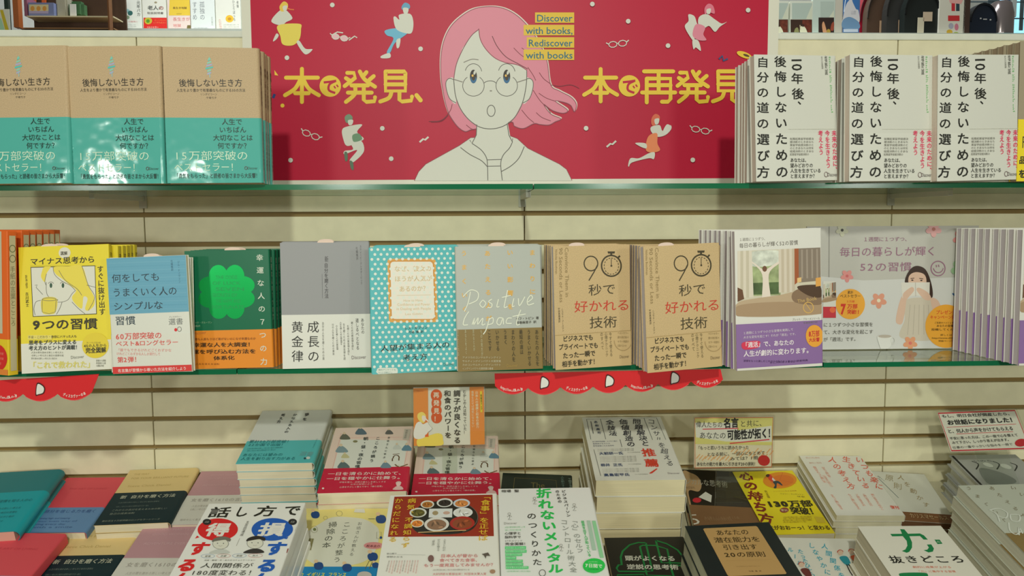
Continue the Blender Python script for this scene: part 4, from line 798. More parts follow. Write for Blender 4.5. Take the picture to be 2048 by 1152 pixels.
# zen books
ZP = (238, 214, 198)
def zen_art(p, Q, crop, left):
    a = Art(p[4], p[5], Q, band=p[5] * .335); a.crop(*crop)
    if left: f = lambda x, y: (x, y)
    else:
        s1 = homog([(673, 855), (825, 853), (818, 986), (632, 983)])
        import numpy as np
        def f(x, y):
            u, v = s1(620 + x * .19043, 840 + y * .19043); return (u, v)
        W, H = p[4], p[5]; a.map = lambda x, y: (x * W, (1 - y) * H); g0 = a.map
        a.ox = a.oy = 0; a.sc = 1
        a.p = lambda x, y: (lambda q: (q[0] * W, (1 - q[1]) * H))(f(x, y))
    LNp = (226, 160, 150); G_ = (96, 116, 128); K = (86, 92, 88)
    a.poly([(262, 180), (1055, 240), (1010, 490), (185, 490)] if False else [(330, 190), (1010, 215), (985, 520), (235, 510)], (228, 230, 218))
    a.line([(330, 130), (225, 520)], 3, LNp); a.line([(1045, 160), (985, 520)], 3, LNp); a.line([(300, 175), (1060, 180)], 3, LNp)
    for x, y, s_, c in ((365, 165, 1.0, (110, 112, 96)), (525, 115, 1.1, G_), (815, 125, .8, (104, 104, 100)), (330, 290, 1.2, (134, 158, 164)), (1010, 290, 1.1, (104, 142, 160)), (345, 455, 1.2, (96, 116, 118)), (790, 470, 1.1, (120, 146, 160)), (905, 280, .9, (210, 214, 204)), (365, 360, .8, (206, 200, 150))):
        a.poly([(x - 50 * s_, y + 22 * s_), (x - 30 * s_, y - 15 * s_), (x - 5 * s_, y - 30 * s_), (x + 30 * s_, y - 12 * s_), (x + 55 * s_, y + 24 * s_), (x, y + 30 * s_)], c, True); a.ell(x - 4 * s_, y - 34 * s_, 14 * s_, 12 * s_, (226, 204, 172), 12)
    a.ell(470, 215, 24, 12, (140, 136, 96)); a.line([(862, 358), (935, 352)], 10, (120, 84, 40)); a.ring(900, 395, 32, 28, 12, (96, 66, 30), 16, 170, 370); a.line([(860, 400), (860, 430)], 12, (96, 66, 30)); a.line([(930, 400), (930, 425)], 12, (96, 66, 30)); a.line([(890, 465), (920, 488), (960, 490), (1030, 468)], 16, (120, 96, 60), True); a.line([(930, 470), (945, 492)], 14, (226, 222, 200))
    cells('朝・昼・夜の習慣', 577, 190, 492, 478, 52, 36, K); cells('こころが調う', 702, 190, 640, 420, 46, 34, K); cells('お坊さんに学ぶ', 815, 185, 772, 390, 26, 22, (110, 116, 110)); a.poly([(975, 100), (1045, 104), (1025, 215), (960, 205)], (206, 196, 180)); a.Vt('枡野俊明', 1003, 110, 985, 200, 26, K)
    W_ = (240, 214, 206)
    a.T('一日を清らかに始めて、', 185, 548, 1010, 568, 38, W_, .014, True); a.T('一日を穏やかに仕舞う。', 170, 600, 1000, 616, 38, W_, .014, True); a.T('呼吸を整え、四季の暮らしを美しくする', 300, 644, 800, 658, 18, W_, 0, True); a.T('お寺の智慧による', 415, 672, 655, 676, 16, W_, 0, True); a.T('心身をやさしく整えてゆく「禅の習慣」', 300, 698, 780, 708, 20, W_, 0, True)
    a.poly([(880, 752), (905, 720), (935, 712), (975, 720), (990, 756)], (236, 196, 190), True, True); a.ell(938, 690, 26, 26, (240, 206, 198), over=True); a.ring(938, 682, 28, 22, 7, (236, 226, 216), 12, 180, 360, True); a.ell(130, 704, 12, 10, (240, 226, 216), over=True)
    return a
CRM = (206, 30, 66)
p = (-.2474, -.3361, .0204, .1181, .1336, .1928); n = 10
kZ = Kind(p[4], p[5], fitD(p[3], n), ZP, 'right', .003, CRM, p[5] * .345, zen_art(p, [(673, 855), (825, 853), (818, 986), (632, 983)], (620, 840, .19043), True), slip=None, rough=.3)
flat_stack(kZ, p[:4], n, 'pale pink zen book with crimson band, left of two|left zen book', 2)
p = (-.1117, -.3051, -.0009, .0892, .1382, .1775); n = 9
kZ2 = Kind(p[4], p[5], fitD(p[3], n), ZP, 'right', .003, CRM, p[5] * .345, zen_art(p, [(838, 876), (996, 872), (1003, 990), (820, 990)], (620, 840, .19043), False), rough=.3)
flat_stack(kZ2, p[:4], n, 'pale pink zen book with crimson band, right of two, behind the orange card|right zen book', 2)
# black book
p = (.0203, -.2097, -.0928, -.0565, .1344, .1912)
a = Art(p[4], p[5], [(1006, 946), (1144, 951), (1148, 1075), (991, 1069)]); a.crop(960, 780, .32295); GB = (120, 110, 66)
a.line([(215, 545), (470, 560), (480, 640)], 3, GB); a.line([(215, 545), (205, 640)], 3, GB); a.T('The', 315, 588, 400, 590, 34, GB); a.Vt('人を動かすことば', 508, 535, 520, 640, 22, (120, 150, 140)) ; a.Vt('で相手を動かす', 552, 545, 570, 640, 22, (150, 172, 160))
kb = Kind(p[4], p[5], fitD(p[3], 2), (22, 40, 34), 'right', .004, art=a, rough=.35); flat_stack(kb, p[:4], 2, 'black-green book with gold frame, half hidden behind the white and green book|black-green gold-framed book')
# consultant book
p = (.1834, -.2429, -.0118, .0712, .1492, .2083); Q = [(1162, 833), (1322, 836.5), (1373, 961), (1192.6, 957.7)]
a = Art(p[4], p[5], Q, band=p[5] * .58); a.crop(1150, 820, .13021); K = (64, 64, 70)
for l in ([(165, 130), (1250, 140), (1585, 912), (1370, 905), (1055, 138)], [(165, 130), (240, 440)], [(380, 132), (470, 445)], [(690, 460), (722, 575)]): a.line(l, 7, K)
cells('コンサルを超える', 1170, 195, 1460, 840, 120, 84, K, .0); cells('問題解決と', 945, 190, 1080, 530, 130, 84, K, .016); cells('価値創造の', 738, 188, 860, 535, 130, 84, K, .016); cells('全技法', 528, 190, 580, 360, 130, 76, K, .016)
a.line([(232, 165), (275, 355)], 12, (110, 110, 110)); cells('名和高司', 310, 180, 365, 345, 60, 38, (80, 90, 110), .02); a.T('全三部作完結編！ビジネス書の', 262, 482, 650, 484, 20, (100, 104, 130)); a.T('最高峰があなたの', 270, 515, 540, 517, 20, (100, 104, 130)); a.T('思考基盤になる全技術', 275, 548, 600, 550, 20, (100, 104, 130))
a.line([(290, 600), (405, 1000)], 7, (110, 110, 104), over=True)
RR = (226, 72, 50); cells('推', 1140, 670, 1141, 670, 200, 115, RR, .0) if False else a.T('推', 1025, 668, 1240, 672, 125, RR, .02, True); a.T('薦', 1070, 825, 1290, 832, 125, RR, .02, True); a.poly([(1255, 915), (1275, 920), (1190, 985), (1150, 990), (1150, 978)], RR, over=True)
for t, x, y, x1 in (('大前研一氏', 370, 665, 740), ('柳井 正氏', 400, 840, 735), ('高島宏平氏', 450, 990, 845)): a.T(t, x, y, x1, y + 4, 46, (70, 84, 120), .02, True)
for y, x in ((606, 345), (628, 345), (722, 380), (745, 385), (768, 390), (792, 390), (905, 425), (928, 430), (950, 430)): a.T('すべてのビジネスパーソンが身につけるべき基本を一冊に凝縮した名著', x, y, x + 560, y + 2, 16, (150, 148, 140), 0, True)
for y, x in ((662, 805), (840, 820), (995, 925)): a.T('グローバル企業代表取締役会長', x, y, x + 200, y + 2, 15, (150, 148, 140), 0, True)
a.T('Discover', 1430, 992, 1610, 996, 26, (150, 140, 140), 0, True)
kC = Kind(p[4], p[5], fitD(p[3], 5), (230, 229, 214), 'right', .003, (232, 230, 216), p[5] * .6, a, rough=.4, paper=(238, 226, 184))
flat_stack(kC, p[:4], 5, 'thick white book with red brush lettering, in the centre back|thick white red-brushed book', 3, jx=.003)
# black and brown thinking book
p = (.3650, -.2101, -.1097, -.0516, .1235, .1864); a = Art(p[4], p[5], [(1365, 939), (1500, 945), (1542, 1065), (1392, 1057)], band=p[5] * .37); a.crop(1340, 820, .22576)
BN = (186, 152, 110)
a.poly([(440, 545), (700, 560), (800, 900), (430, 870)], (62, 56, 48)); a.poly([(120, 560), (200, 560), (270, 600), (298, 670), (270, 725), (180, 720), (200, 860), (130, 860)], BN, True); a.T('ロジカルな思考術', 90, 625, 540, 665, 60, (170, 166, 150), .0); a.lines(150, 690, 260, 690, 1, 24, (110, 86, 60), '株式会社'); a.poly([(270, 775), (335, 728), (392, 760), (385, 822)], (220, 218, 206)); a.ell(255, 802, 40, 22, (206, 44, 56))
a.line([(430, 545), (420, 860)], 4, (110, 104, 90)); a.T('5', 168, 970, 270, 970, 96, (226, 222, 206), -.01, True); a.lines(320, 960, 640, 975, 2, 24, (170, 134, 96), '誰も教えてくれない考える技術の本')
kL = Kind(p[4], p[5], fitD(p[3], 2), (34, 30, 24), 'right', .002, (134, 96, 62), p[5] * .375, a, rough=.22); flat_stack(kL, p[:4], 2, 'black book with a brown face silhouette, beside the bright yellow book|black silhouette book')
# yellow bestseller
p = (.4845, -.2350, .0151, -.0487, .1189, .1940); a = Art(p[4], p[5], [(1456, 941.5), (1588, 941.5), (1662.5, 1072), (1541, 1072)]); a.crop(1340, 820, .22576); BR = (136, 46, 30)
cells('心の持ち方', 655, 590, 865, 990, 130, 88, BR, .03)
a.ell(975, 640, 158, 85, (240, 150, 40), 30); a.ell(995, 645, 110, 60, (236, 128, 44), 24); a.line([(1000, 560), (975, 640), (1130, 680)], 3, (214, 96, 40)); a.poly([(850, 580), (880, 575), (900, 600), (930, 640), (905, 655), (870, 630)], (226, 70, 50), True); a.poly([(905, 610), (935, 645), (925, 660), (900, 630)], (236, 232, 220)); a.poly([(910, 655), (960, 650), (1000, 690), (990, 695), (950, 672), (945, 720), (920, 718), (930, 690)], (50, 70, 76), True); a.ell(858, 590, 18, 16, (76, 50, 34))
a.Vt('完全版', 845, 740, 885, 815, 26, (120, 90, 30)); a.T('ジェリー・ミンチントン', 980, 775, 1190, 790, 16, (130, 110, 36)); a.T('弓場 隆訳', 1130, 806, 1200, 812, 14, (130, 110, 36)); a.T('シンプルに生きる知恵', 915, 752, 1130, 752, 10, (196, 140, 40))
DKY = (58, 52, 24); a.T('130万部', 868, 868, 1262, 872, 62, DKY, .03); a.T('突破！', 1070, 928, 1310, 942, 66, DKY, .03); a.ell(1020, 925, 38, 22, (150, 70, 60)); a.T('累計', 990, 925, 1050, 927, 22, (240, 220, 180))
a.lines(1010, 985, 1250, 1025, 4, 13, (170, 146, 40)); a.T('人生がおおーっ！と変わる', 845, 1062, 1390, 1076, 36, (90, 70, 24), .02); a.poly([(1270, 985), (1345, 995), (1360, 1040), (1290, 1035)], (226, 200, 60))
kk = Kind(p[4], p[5], fitD(p[3], 2), (246, 226, 34), 'right', .002, art=a, rough=.3); flat_stack(kk, p[:4], 2, 'bright yellow book with brown handwritten title, centre right|bright yellow brown-titled book')
# always enjoying
p = (.6141, -.2056, -.0357, -.0325, .1207, .1929); Q = [(1599.5, 907.6), (1716, 917), (1814, 1038), (1674, 1022)]
a = Art(p[4], p[5], Q); a.crop(1580, 890, .16602); RC = (232, 104, 76)
cells('人の考え方', 492, 180, 722, 490, 90, 66, RC, .006); cells('生きている', 655, 190, 895, 500, 90, 66, RC, .006); cells('いつも楽に', 810, 208, 1060, 525, 90, 66, RC, .006)
for i, (x, y, L) in enumerate(((285, 235, 190), (385, 250, 120), (500, 560, 180), (700, 575, 190), (785, 580, 150), (875, 590, 150), (975, 600, 200), (400, 340, 140))): a.Vt('毎日をもっと楽に生きるためのこつ'[i:i + 9], x, y, x + L * .72, y + L, 40, (236, 150, 124))
a.T('ほんとうのしあわせ', 190, 135, 345, 148, 18, (216, 150, 130)); a.T('自分らしく生きる', 230, 195, 370, 205, 18, (216, 150, 130)); a.T('復刊', 1210, 775, 1320, 795, 40, (236, 110, 90), .02)
kAl = Kind(p[4], p[5], fitD(p[3], 4), (236, 234, 222), 'right', .002, art=a, rough=.4, paper=(226, 220, 190)); flat_stack(kAl, p[:4], 4, 'white book with red handwritten title, beside the bright yellow book|white red-handwritten book', 3, jx=.005)
# move people
p = (.7228, -.1795, -.1447, -.0627, .1200, .1591); a = Art(p[4], p[5], [(1723, 941), (1851.5, 949.6), (1916, 1048), (1776, 1043)], band=p[5] * .16); a.crop(1580, 890, .16602); GO = (170, 146, 96)
cells('人を動かす', 1350, 395, 1650, 725, 80, 62, GO, .0); cells('原則', 1210, 400, 1310, 500, 100, 80, (176, 160, 120), .0); a.line([(1075, 405), (1320, 645)], 8, (130, 140, 140)); a.Vt('感情よりも', 1065, 375, 1150, 440, 24, (130, 140, 140)); a.T('カリスマセールス', 1450, 865, 1910, 885, 62, (214, 190, 146), -.01, True)
km = Kind(p[4], p[5], .013, (228, 228, 216), 'right', .002, (130, 82, 46), p[5] * .17, a, rough=.2, paper=(110, 76, 50)); flat_stack(km, p[:4], 2, 'glossy white book with gold vertical title and brown band, behind the green-lettered book|glossy gold-titled white book')
# grey hardcover
p = (.8872, -.2515, -.0059, -.0050, .1300, .1880); a = Art(p[4], p[5], [(1898, 911), (2032, 909), (2169, 1028), (2018, 1030)]); a.crop(1860, 810, .297)
a.line([(150, 345), (345, 540)], 16, (30, 30, 30)); a.poly([(330, 430), (460, 450), (570, 500), (560, 530), (400, 535)], (128, 132, 128), True)
for x, y in ((300, 400), (440, 400), (560, 410)): a.line([(x - 20, y - 20), (x + 25, y), (x + 10, y + 35)], 8, (40, 44, 44), True)
a.ell(390, 405, 36, 12, (214, 216, 210), rot=.3); a.ell(510, 415, 40, 14, (214, 216, 210), rot=.3); a.T('いのち', 290, 378, 420, 378, 12, (60, 60, 60))
kg = Kind(p[4], p[5], .0205, (170, 172, 168), 'right', .002, art=a, rough=.35, paper=(206, 206, 192), hard=1, name='hardcover_book'); flat_stack(kg, p[:4], 4, 'grey hardcover with dark curved marks, at the right edge behind the glossy card|grey curved-mark hardcover', 2, jx=.004, )
# impact stack at the right
p = (.7835, -.4464, .0086, .0600, .1300, .1880); a = Art(p[4], p[5], [(1916, 971), (2069, 968), (2239, 1117), (2064, 1121)], band=p[5] * .33); a.crop(1860, 810, .297); GO = (130, 116, 84)
cells('うまくいく', 262, 562, 500, 775, 36, 26, GO, 0); cells('あたえる人が', 418, 562, 680, 790, 36, 26, GO, 0); cells('いい影響を', 562, 560, 800, 740, 36, 26, GO, 0); cells('まわりに', 720, 560, 860, 690, 36, 26, GO, 0)
for l in ([(470, 790), (450, 740), (410, 715)], [(400, 712), (460, 700), (520, 730), (510, 765), (460, 750)], [(540, 740), (600, 745), (600, 785), (550, 780), (540, 740)], [(530, 795), (540, 850), (580, 875), (610, 855)], [(600, 880), (600, 830), (625, 870)]): a.line(l, 9, (226, 230, 218), True, over=True)
kIm = Kind(p[4], p[5], .0205, (196, 200, 184), 'right', .002, (142, 118, 70), p[5] * .33, a, rough=.4, paper=(212, 210, 190)); flat_stack(kIm, p[:4], 7, 'grey-green book with script title in the stack at the right edge|grey-green script-titled table book', 5, jx=.003)

# ---- front row ----
p = (-.3763, -.6089, -.0116, .1616, .1309, .1886); a = Art(p[4], p[5], [(419.7, 1004.6), (608, 1008), (541, 1200), (311, 1204)]); a.crop(360, 980, .14934); K = (44, 44, 36)
for c, x0, x1 in (('話', 400, 690), ('し', 740, 935), ('方', 1010, 1290), ('で', 1375, 1600)): a.T(c, x0, 282, x1, 288, 150, K, .018)
RE, BU = (222, 38, 40), (36, 96, 186)
a.ell(515, 522, 270, 152, RE, 36); a.ell(1232, 535, 268, 152, BU, 36); a.ell(372, 415, 58, 42, (44, 44, 44)); a.ell(1495, 440, 55, 42, (44, 44, 44)); a.T('人は', 345, 413, 400, 415, 30, (200, 200, 190)); a.T('人は', 1470, 438, 1520, 440, 30, (200, 200, 190)); a.T('得', 365, 520, 680, 526, 185, (236, 232, 220), .03); a.T('損', 1060, 530, 1400, 538, 185, (236, 232, 220), .03)
a.poly([(210, 640), (240, 600), (270, 625)], RE); a.poly([(1380, 660), (1440, 640), (1420, 670)], BU)
for i, (x, y, c) in enumerate(((265, 775, RE), (110, 1000, RE), (20, 1190, RE))): a.T('するん'[i], x - 135, y, x + 135, y + 4, 190, c, .035)
for i, (x, y, c) in enumerate(((1280, 790, BU), (1170, 1015, BU), (1080, 1200, BU))): a.T('するん'[i], x - 135, y, x + 135, y + 4, 190, c, .035)
a.Vt('五百田達成', 920, 415, 830, 620, 44, (110, 110, 104)); a.line([(808, 650), (765, 750)], 4, (150, 150, 140))
for cx, hair_, body in ((555, (120, 116, 104), None), (1010, (50, 46, 44), 1)):
    a.ell(cx, 720, 105, 72, (226, 224, 206)); a.ring(cx, 720, 105, 72, 5, (110, 110, 100), 24); a.poly([(cx - 115, 690), (cx - 80, 645), (cx + 30, 620), (cx + 130, 650), (cx + 120, 690), (cx + 60, 668), (cx - 40, 680)], hair_, True)
    a.ell(cx - 40, 712, 8, 6, (80, 80, 70)); a.ell(cx + 40, 716, 8, 6, (80, 80, 70)); a.ring(cx, 740, 26, 12, 4, (120, 80, 70), 8, 20, 160)
    a.poly([(cx - 150, 850), (cx - 60, 800), (cx + 60, 800), (cx + 110, 850)], (60, 56, 54) if body else (204, 206, 196), True)
for i, c in enumerate(((120, 160, 200), (220, 140, 130), (120, 160, 200), (220, 140, 130))): a.ring(385 + i * 210, 886, 92, 26, 4, c, 20); a.T(('営業', '恋愛', '家庭', '友人')[i], 345 + i * 210, 886, 425 + i * 210, 888, 28, (120, 120, 110))
a.T('夫婦・職場・恋・友人のコミュニケーション', 335, 944, 1015, 948, 22, (120, 120, 110)); a.T('人間関係が', 290, 1015, 985, 1020, 72, (64, 64, 56)); a.T('180度変わる！', 160, 1112, 1040, 1118, 78, (64, 64, 56)); a.line([(1555, 510), (1535, 565)], 22, (60, 60, 50)); a.line([(1440, 800), (1425, 855)], 20, (150, 60, 50))
k_ = Kind(p[4], p[5], fitD(p[3], 12), (236, 235, 226), 'right', .002, art=a, rough=.35); flat_stack(k_, p[:4], 12, 'white book with red and blue discs in the front row|red and blue disc book', 1)
p = (-.2745, -.5189, -.0305, .0885, .1303, .1882); a = Art(p[4], p[5], [(609.5, 1017), (783, 1017), (744, 1192), (541, 1192)], band=p[5] * .30); a.crop(560, 1000, .13197); NV = (36, 76, 136); K = (90, 92, 80)
a.poly([(620, 350), (800, 262), (1060, 262), (1300, 300), (1480, 420), (1500, 560), (1450, 760), (1300, 920), (1060, 990), (760, 1010), (500, 960), (330, 800), (330, 560)], (226, 226, 208), True)
cells('掃除の本', 800, 375, 705, 685, 135, 90, K, .006); cells('こころが整う', 1015, 372, 865, 905, 120, 84, K, .0); cells('お坊さんが教える', 1210, 360, 1085, 825, 72, 54, (110, 110, 100), 0)
for x, y, s_ in ((540, 225, 1.0), (1535, 290, 1.2), (340, 690, 1.3), (1410, 860, 1.2), (1020, 1030, 1.1), (590, 1000, 1.1), (1450, 990, .8)):
    a.poly([(x - 70 * s_, y - 10 * s_), (x - 30 * s_, y - 48 * s_), (x + 40 * s_, y - 42 * s_), (x + 62 * s_, y + 10 * s_), (x + 30 * s_, y + 52 * s_), (x - 45 * s_, y + 48 * s_)], NV, True); a.ell(x - 40 * s_, y - 62 * s_, 30 * s_, 24 * s_, (236, 204, 160), 12)
a.poly([(440, 585), (515, 590), (470, 765), (395, 760)], (140, 134, 90)); a.line([(480, 590), (435, 760)], 5, (196, 190, 150)); a.ell(220, 1000, 110, 52, (126, 104, 50)); a.poly([(130, 1000), (190, 965), (260, 985), (200, 1035)], (226, 220, 200)); a.ell(390, 455, 30, 20, (226, 96, 50)); a.ring(520, 450, 50, 50, 6, (150, 146, 110), 16); a.ell(525, 450, 24, 22, (120, 130, 80)); a.ring(690, 275, 30, 26, 5, (150, 146, 110), 12); a.poly([(1140, 140), (1280, 140), (1290, 200), (1120, 190)], (226, 226, 216)); a.ring(900, 210, 46, 40, 6, (160, 156, 120), 12); a.ell(1420, 695, 150, 52, (226, 150, 150)); a.T('松本圭介', 1310, 700, 1520, 708, 40, (120, 50, 60), .02); a.line([(1340, 290), (1440, 290)], 12, (100, 110, 80)); a.line([(1290, 1050), (1350, 930), (1380, 930)], 9, (120, 110, 70)); a.line([(1350, 1050), (1400, 940)], 9, (120, 110, 70)); a.ring(1500, 540, 48, 70, 5, (130, 130, 110), 4, 45, 405); a.ell(1530, 575, 20, 20, NV)
a.T('アメリカ イギリス フランス', 80, 1135, 1010, 1140, 70, (226, 224, 90), .02, True); a.ell(1280, 1150, 110, 60, (206, 198, 190), 24, True)
k_ = Kind(p[4], p[5], fitD(p[3], 9), (240, 226, 140), 'right', .002, (28, 136, 196), p[5] * .30, a, rough=.35); flat_stack(k_, p[:4], 9, 'pale yellow book with little blue-robed monks in the front row|pale yellow monk book', 1)
p = (-.1287, -.6169, .0034, .1606, .1485, .2103); a = Art(p[4], p[5], [(780, 986.7), (994, 990), (1003, 1198), (744, 1205)]); a.crop(750, 980, .14934)
BX = (158, 52, 32)
a.poly([(258, 65), (1575, 82), (1595, 632), (172, 614)], BX); a.rough = .25; a.poly([(258, 65), (700, 70), (520, 300), (600, 600), (172, 614)], (134, 40, 26), True) if False else None
a.poly([(560, 250), (700, 170), (1000, 140), (1250, 200), (1380, 330), (1370, 470), (1240, 570), (900, 600), (600, 570), (500, 450)], (50, 42, 34), True)
a.ring(980, 375, 405, 225, 6, (120, 110, 100), 30, -60, 60)
for cx, cy, rx, ry, c1, c2 in ((712, 185, 92, 54, (226, 222, 206), (176, 112, 50)), (945, 170, 108, 60, (226, 224, 214), (60, 50, 44)), (1170, 185, 112, 60, (206, 214, 220), (216, 140, 76)), (585, 295, 118, 66, (220, 220, 206), (104, 96, 44)), (575, 440, 92, 56, (230, 222, 196), (226, 130, 50)), (1188, 312, 130, 66, (232, 232, 226), (226, 224, 214)), (838, 462, 168, 96, (226, 220, 208), (150, 112, 84)), (1180, 455, 165, 92, (176, 50, 40), (150, 76, 44))):
    a.ell(cx, cy, rx, ry, c1); a.ell(cx, cy + 4, rx * .78, ry * .74, c2)
    for i in range(5): a.ell(cx + rx * .4 * math.cos(i * 1.9), cy + 4 + ry * .36 * math.sin(i * 1.9 + cx), rx * .2, ry * .14, tuple(min(255, int(v * (1.25 if i % 2 else .75))) for v in c2), 8, rot=i)
a.poly([(738, 250), (1050, 255), (1045, 375), (730, 370)], (226, 226, 220)); a.ell(820, 310, 40, 30, (170, 150, 110)); a.ell(970, 312, 46, 22, (206, 170, 150)); a.line([(590, 568), (900, 560), (1232, 552)], 18, (220, 180, 120))
a.rough = .45; YG = (232, 190, 56)
cells('「食事」を正せば', 1490, 110, 1455, 660, 130, 76, YG, .01); cells('病気、不調知らず', 500, 135, 415, 740, 120, 70, YG, .01); cells('からだになれる', 320, 130, 240, 660, 120, 72, YG, .01)
for i, (t, x, y0, y1) in enumerate((('ふるさと村の', 948, 665, 830), ('からだを整える', 870, 665, 830), ('「養生食」', 800, 665, 770))): a.Vt(t, x, y0, x - 8, y1, 42, (150, 150, 140))
a.T('秋山龍三', 158, 855, 300, 855, 24, (110, 110, 104)); a.T('草野かおる', 155, 898, 385, 902, 24, (110, 110, 104)); a.line([(300, 870), (690, 880)], 3, (140, 140, 130))
for i in range(12): a.Vt('和食の力で体を整える食卓の知恵', 195 + i * 36, 950, 155 + i * 37, 1100 + (i % 3) * 15, 22, (226, 160, 150) if i % 3 else (150, 130, 120))
PKT = (222, 130, 128)
a.T('日本人が昔から', 892, 895, 1395, 898, 48, PKT, .006); a.T('食べてきた食事、', 880, 955, 1420, 958, 48, PKT, .006); a.T('もう一度見直してみませんか？', 668, 1022, 1620, 1018, 46, PKT, .006); a.lines(790, 1085, 1400, 1078, 1, 22, (150, 130, 120)); a.T('大好評続々重版出来！料理本大賞入賞', 790, 1140, 1500, 1140, 34, PKT)
a.ell(765, 930, 40, 46, (130, 96, 90)); a.poly([(1440, 880), (1520, 860), (1550, 905), (1500, 900), (1490, 940), (1470, 900)], (100, 90, 80)); a.ell(1580, 1110, 36, 26, (176, 140, 110))
k_ = Kind(p[4], p[5], fitD(p[3], 10), (236, 234, 222), 'right', .002, art=a, rough=.3); flat_stack(k_, p[:4], 10, 'white book with a photo of Japanese meal bowls in the front row|meal photo book', 1)
p = (.0205, -.5875, -.0027, .1633, .1305, .1884); a = Art(p[4], p[5], [(997, 975), (1180, 978), (1221, 1157), (1003, 1161)]); a.crop(980, 960, .16667); GR = (44, 196, 88); K = (74, 76, 70)
cells('折れないメンタル', 652, 160, 800, 1068, 180, 118, GR, .03); cells('のつくりかた', 508, 430, 578, 990, 120, 82, K, .012); cells('ビジネスパーソン', 885, 148, 945, 435, 50, 34, K); cells('のための', 812, 148, 842, 268, 48, 34, K)
G2 = (140, 146, 138); cells('「心」のセルフ', 1010, 500, 1085, 860, 88, 56, G2, -.006); cells('コントロール術大全', 895, 515, 1010, 1090, 90, 62, G2, -.006)
a.T('相場 聖', 138, 126, 355, 128, 34, (70, 70, 64), .01); a.T('Discover', 172, 516, 330, 516, 26, (150, 150, 144)); a.lines(180, 565, 430, 600, 2, 20, (110, 200, 130)); a.T('心理学と', 178, 640, 380, 640, 34, (80, 80, 74), .01); a.T('脳科学で', 180, 686, 380, 686, 34, (80, 80, 74), .01); a.T('27のメソッド', 184, 732, 400, 732, 24, (120, 120, 114)); a.T('完全図解！', 184, 770, 468, 770, 36, (80, 80, 74), .01)
for i, x in enumerate((440, 448, 395, 322, 402, 408, 472)): a.rect(184 + i * 1.5, 800 + i * 40 + (i > 0) * 6, x, 836 + i * 40 + (i > 0) * 2, (96, 216, 130)); a.T('自分を整える心の習慣を', 192, 820 + i * 40, x - 8, 820 + i * 40, 24, (200, 240, 204))
a.lines(205, 1108, 570, 1108, 1, 20, (110, 200, 130))
for x, y in ((240, 430), (545, 250), (1015, 340), (865, 820)): a.ring(x - 5, y - 25, 16, 14, 4, (120, 120, 110), 12); a.line([(x - 30, y + 10), (x, y - 8), (x + 28, y + 10)], 5, (120, 120, 110)); a.line([(x, y - 8), (x + 2, y + 24), (x - 18, y + 44), (x + 22, y + 44)], 5, (120, 120, 110)) 
a.ring(640, 1130, 38, 40, 8, (90, 90, 84), 20)
a.poly([(1160, 505), (1200, 508), (1275, 858), (1228, 858)], (176, 206, 182)); a.poly([(1220, 510), (1262, 512), (1365, 950), (1320, 950)], (150, 214, 160)); a.Vt('結果を出す人が知っている', 1110, 505, 1200, 935, 38, (90, 200, 120), .02); a.ell(1250, 1045, 130, 88, (44, 206, 84)); a.T('7日間で', 1150, 1040, 1350, 1052, 50, (230, 244, 220), .02); a.lines(1180, 1000, 1320, 1002, 1, 18, (180, 236, 180)); a.lines(1180, 1090, 1340, 1092, 1, 22, (30, 130, 60))
k_ = Kind(p[4], p[5], fitD(p[3], 12), (234, 235, 228), 'right', .003, art=a, rough=.35); flat_stack(k_, p[:4], 12, 'white book with large green vertical title in the front row|green-titled white book', 2)
p = (.1925, -.4794, -.0067, -.0050, .1300, .1880); a = Art(p[4], p[5], [(1210, 1072), (1364, 1078), (1431, 1243), (1245, 1246)]); a.crop(1190, 1020, .1416); GN = (16, 122, 58)
for l, sm in (([(720, 465), (620, 455), (500, 480), (400, 560), (372, 640), (385, 745), (340, 745), (310, 790), (340, 835), (700, 850), (815, 848), (720, 465)], 0), ([(640, 510), (680, 495), (850, 505), (1010, 560), (1080, 850), (1110, 932)], 0), ([(640, 510), (740, 900), (1080, 925)], 0), ([(855, 440), (1000, 490), (1150, 580), (1230, 680), (1265, 760), (1080, 745), (940, 740), (855, 440)], 0), ([(1080, 780), (1200, 790), (1300, 850), (1350, 932)], 1), ([(320, 932), (320, 885), (700, 890), (700, 932)], 0)): a.line(l, 26, GN, bool(sm))
a.T('頭がよくなる', 430, 655, 1125, 690, 74, (206, 206, 190), .02); a.T('逆説の思考術', 455, 775, 1170, 808, 74, (206, 206, 190), .02)
k_ = Kind(p[4], p[5], fitD(p[3], 5), (28, 28, 24), 'right', .004, art=a, rough=.4); flat_stack(k_, p[:4], 5, 'black book with green brain outline in the front row|green brain book', 1)
p = (.3104, -.5521, .0462, .0686, .1309, .1886); a = Art(p[4], p[5], [(1368, 1049.5), (1539, 1047), (1650, 1222), (1453, 1234)]); a.crop(1360, 1030, .18555)
a.poly([(248, 145), (262, 137), (820, 130), (838, 140), (1152, 630), (1142, 640), (530, 655), (512, 640)], (192, 154, 96)); K = (74, 58, 30)
for t, x0, x1, y in (('あなたの', 385, 745, 188), ('潜在能力を', 365, 868, 266), ('引き出す', 462, 840, 345), ('20の原則', 480, 925, 425)): a.T(t, x0, y, x1, y, 62, K, .01)
a.lines(610, 552, 940, 548, 1, 14, (126, 98, 54), 'ジャックキャンフィールドケントヒーリー'); a.T('弓場 隆 訳', 745, 606, 885, 604, 16, K); a.line([(500, 490), (1000, 484)], 2, (170, 134, 82))
k_ = Kind(p[4], p[5], fitD(p[3], 6), (30, 38, 38), 'right', .002, art=a, rough=.35, paper=(196, 196, 168)); flat_stack(k_, p[:4], 6, 'black book with a gold title panel in the front row|gold-panel black book', 2)
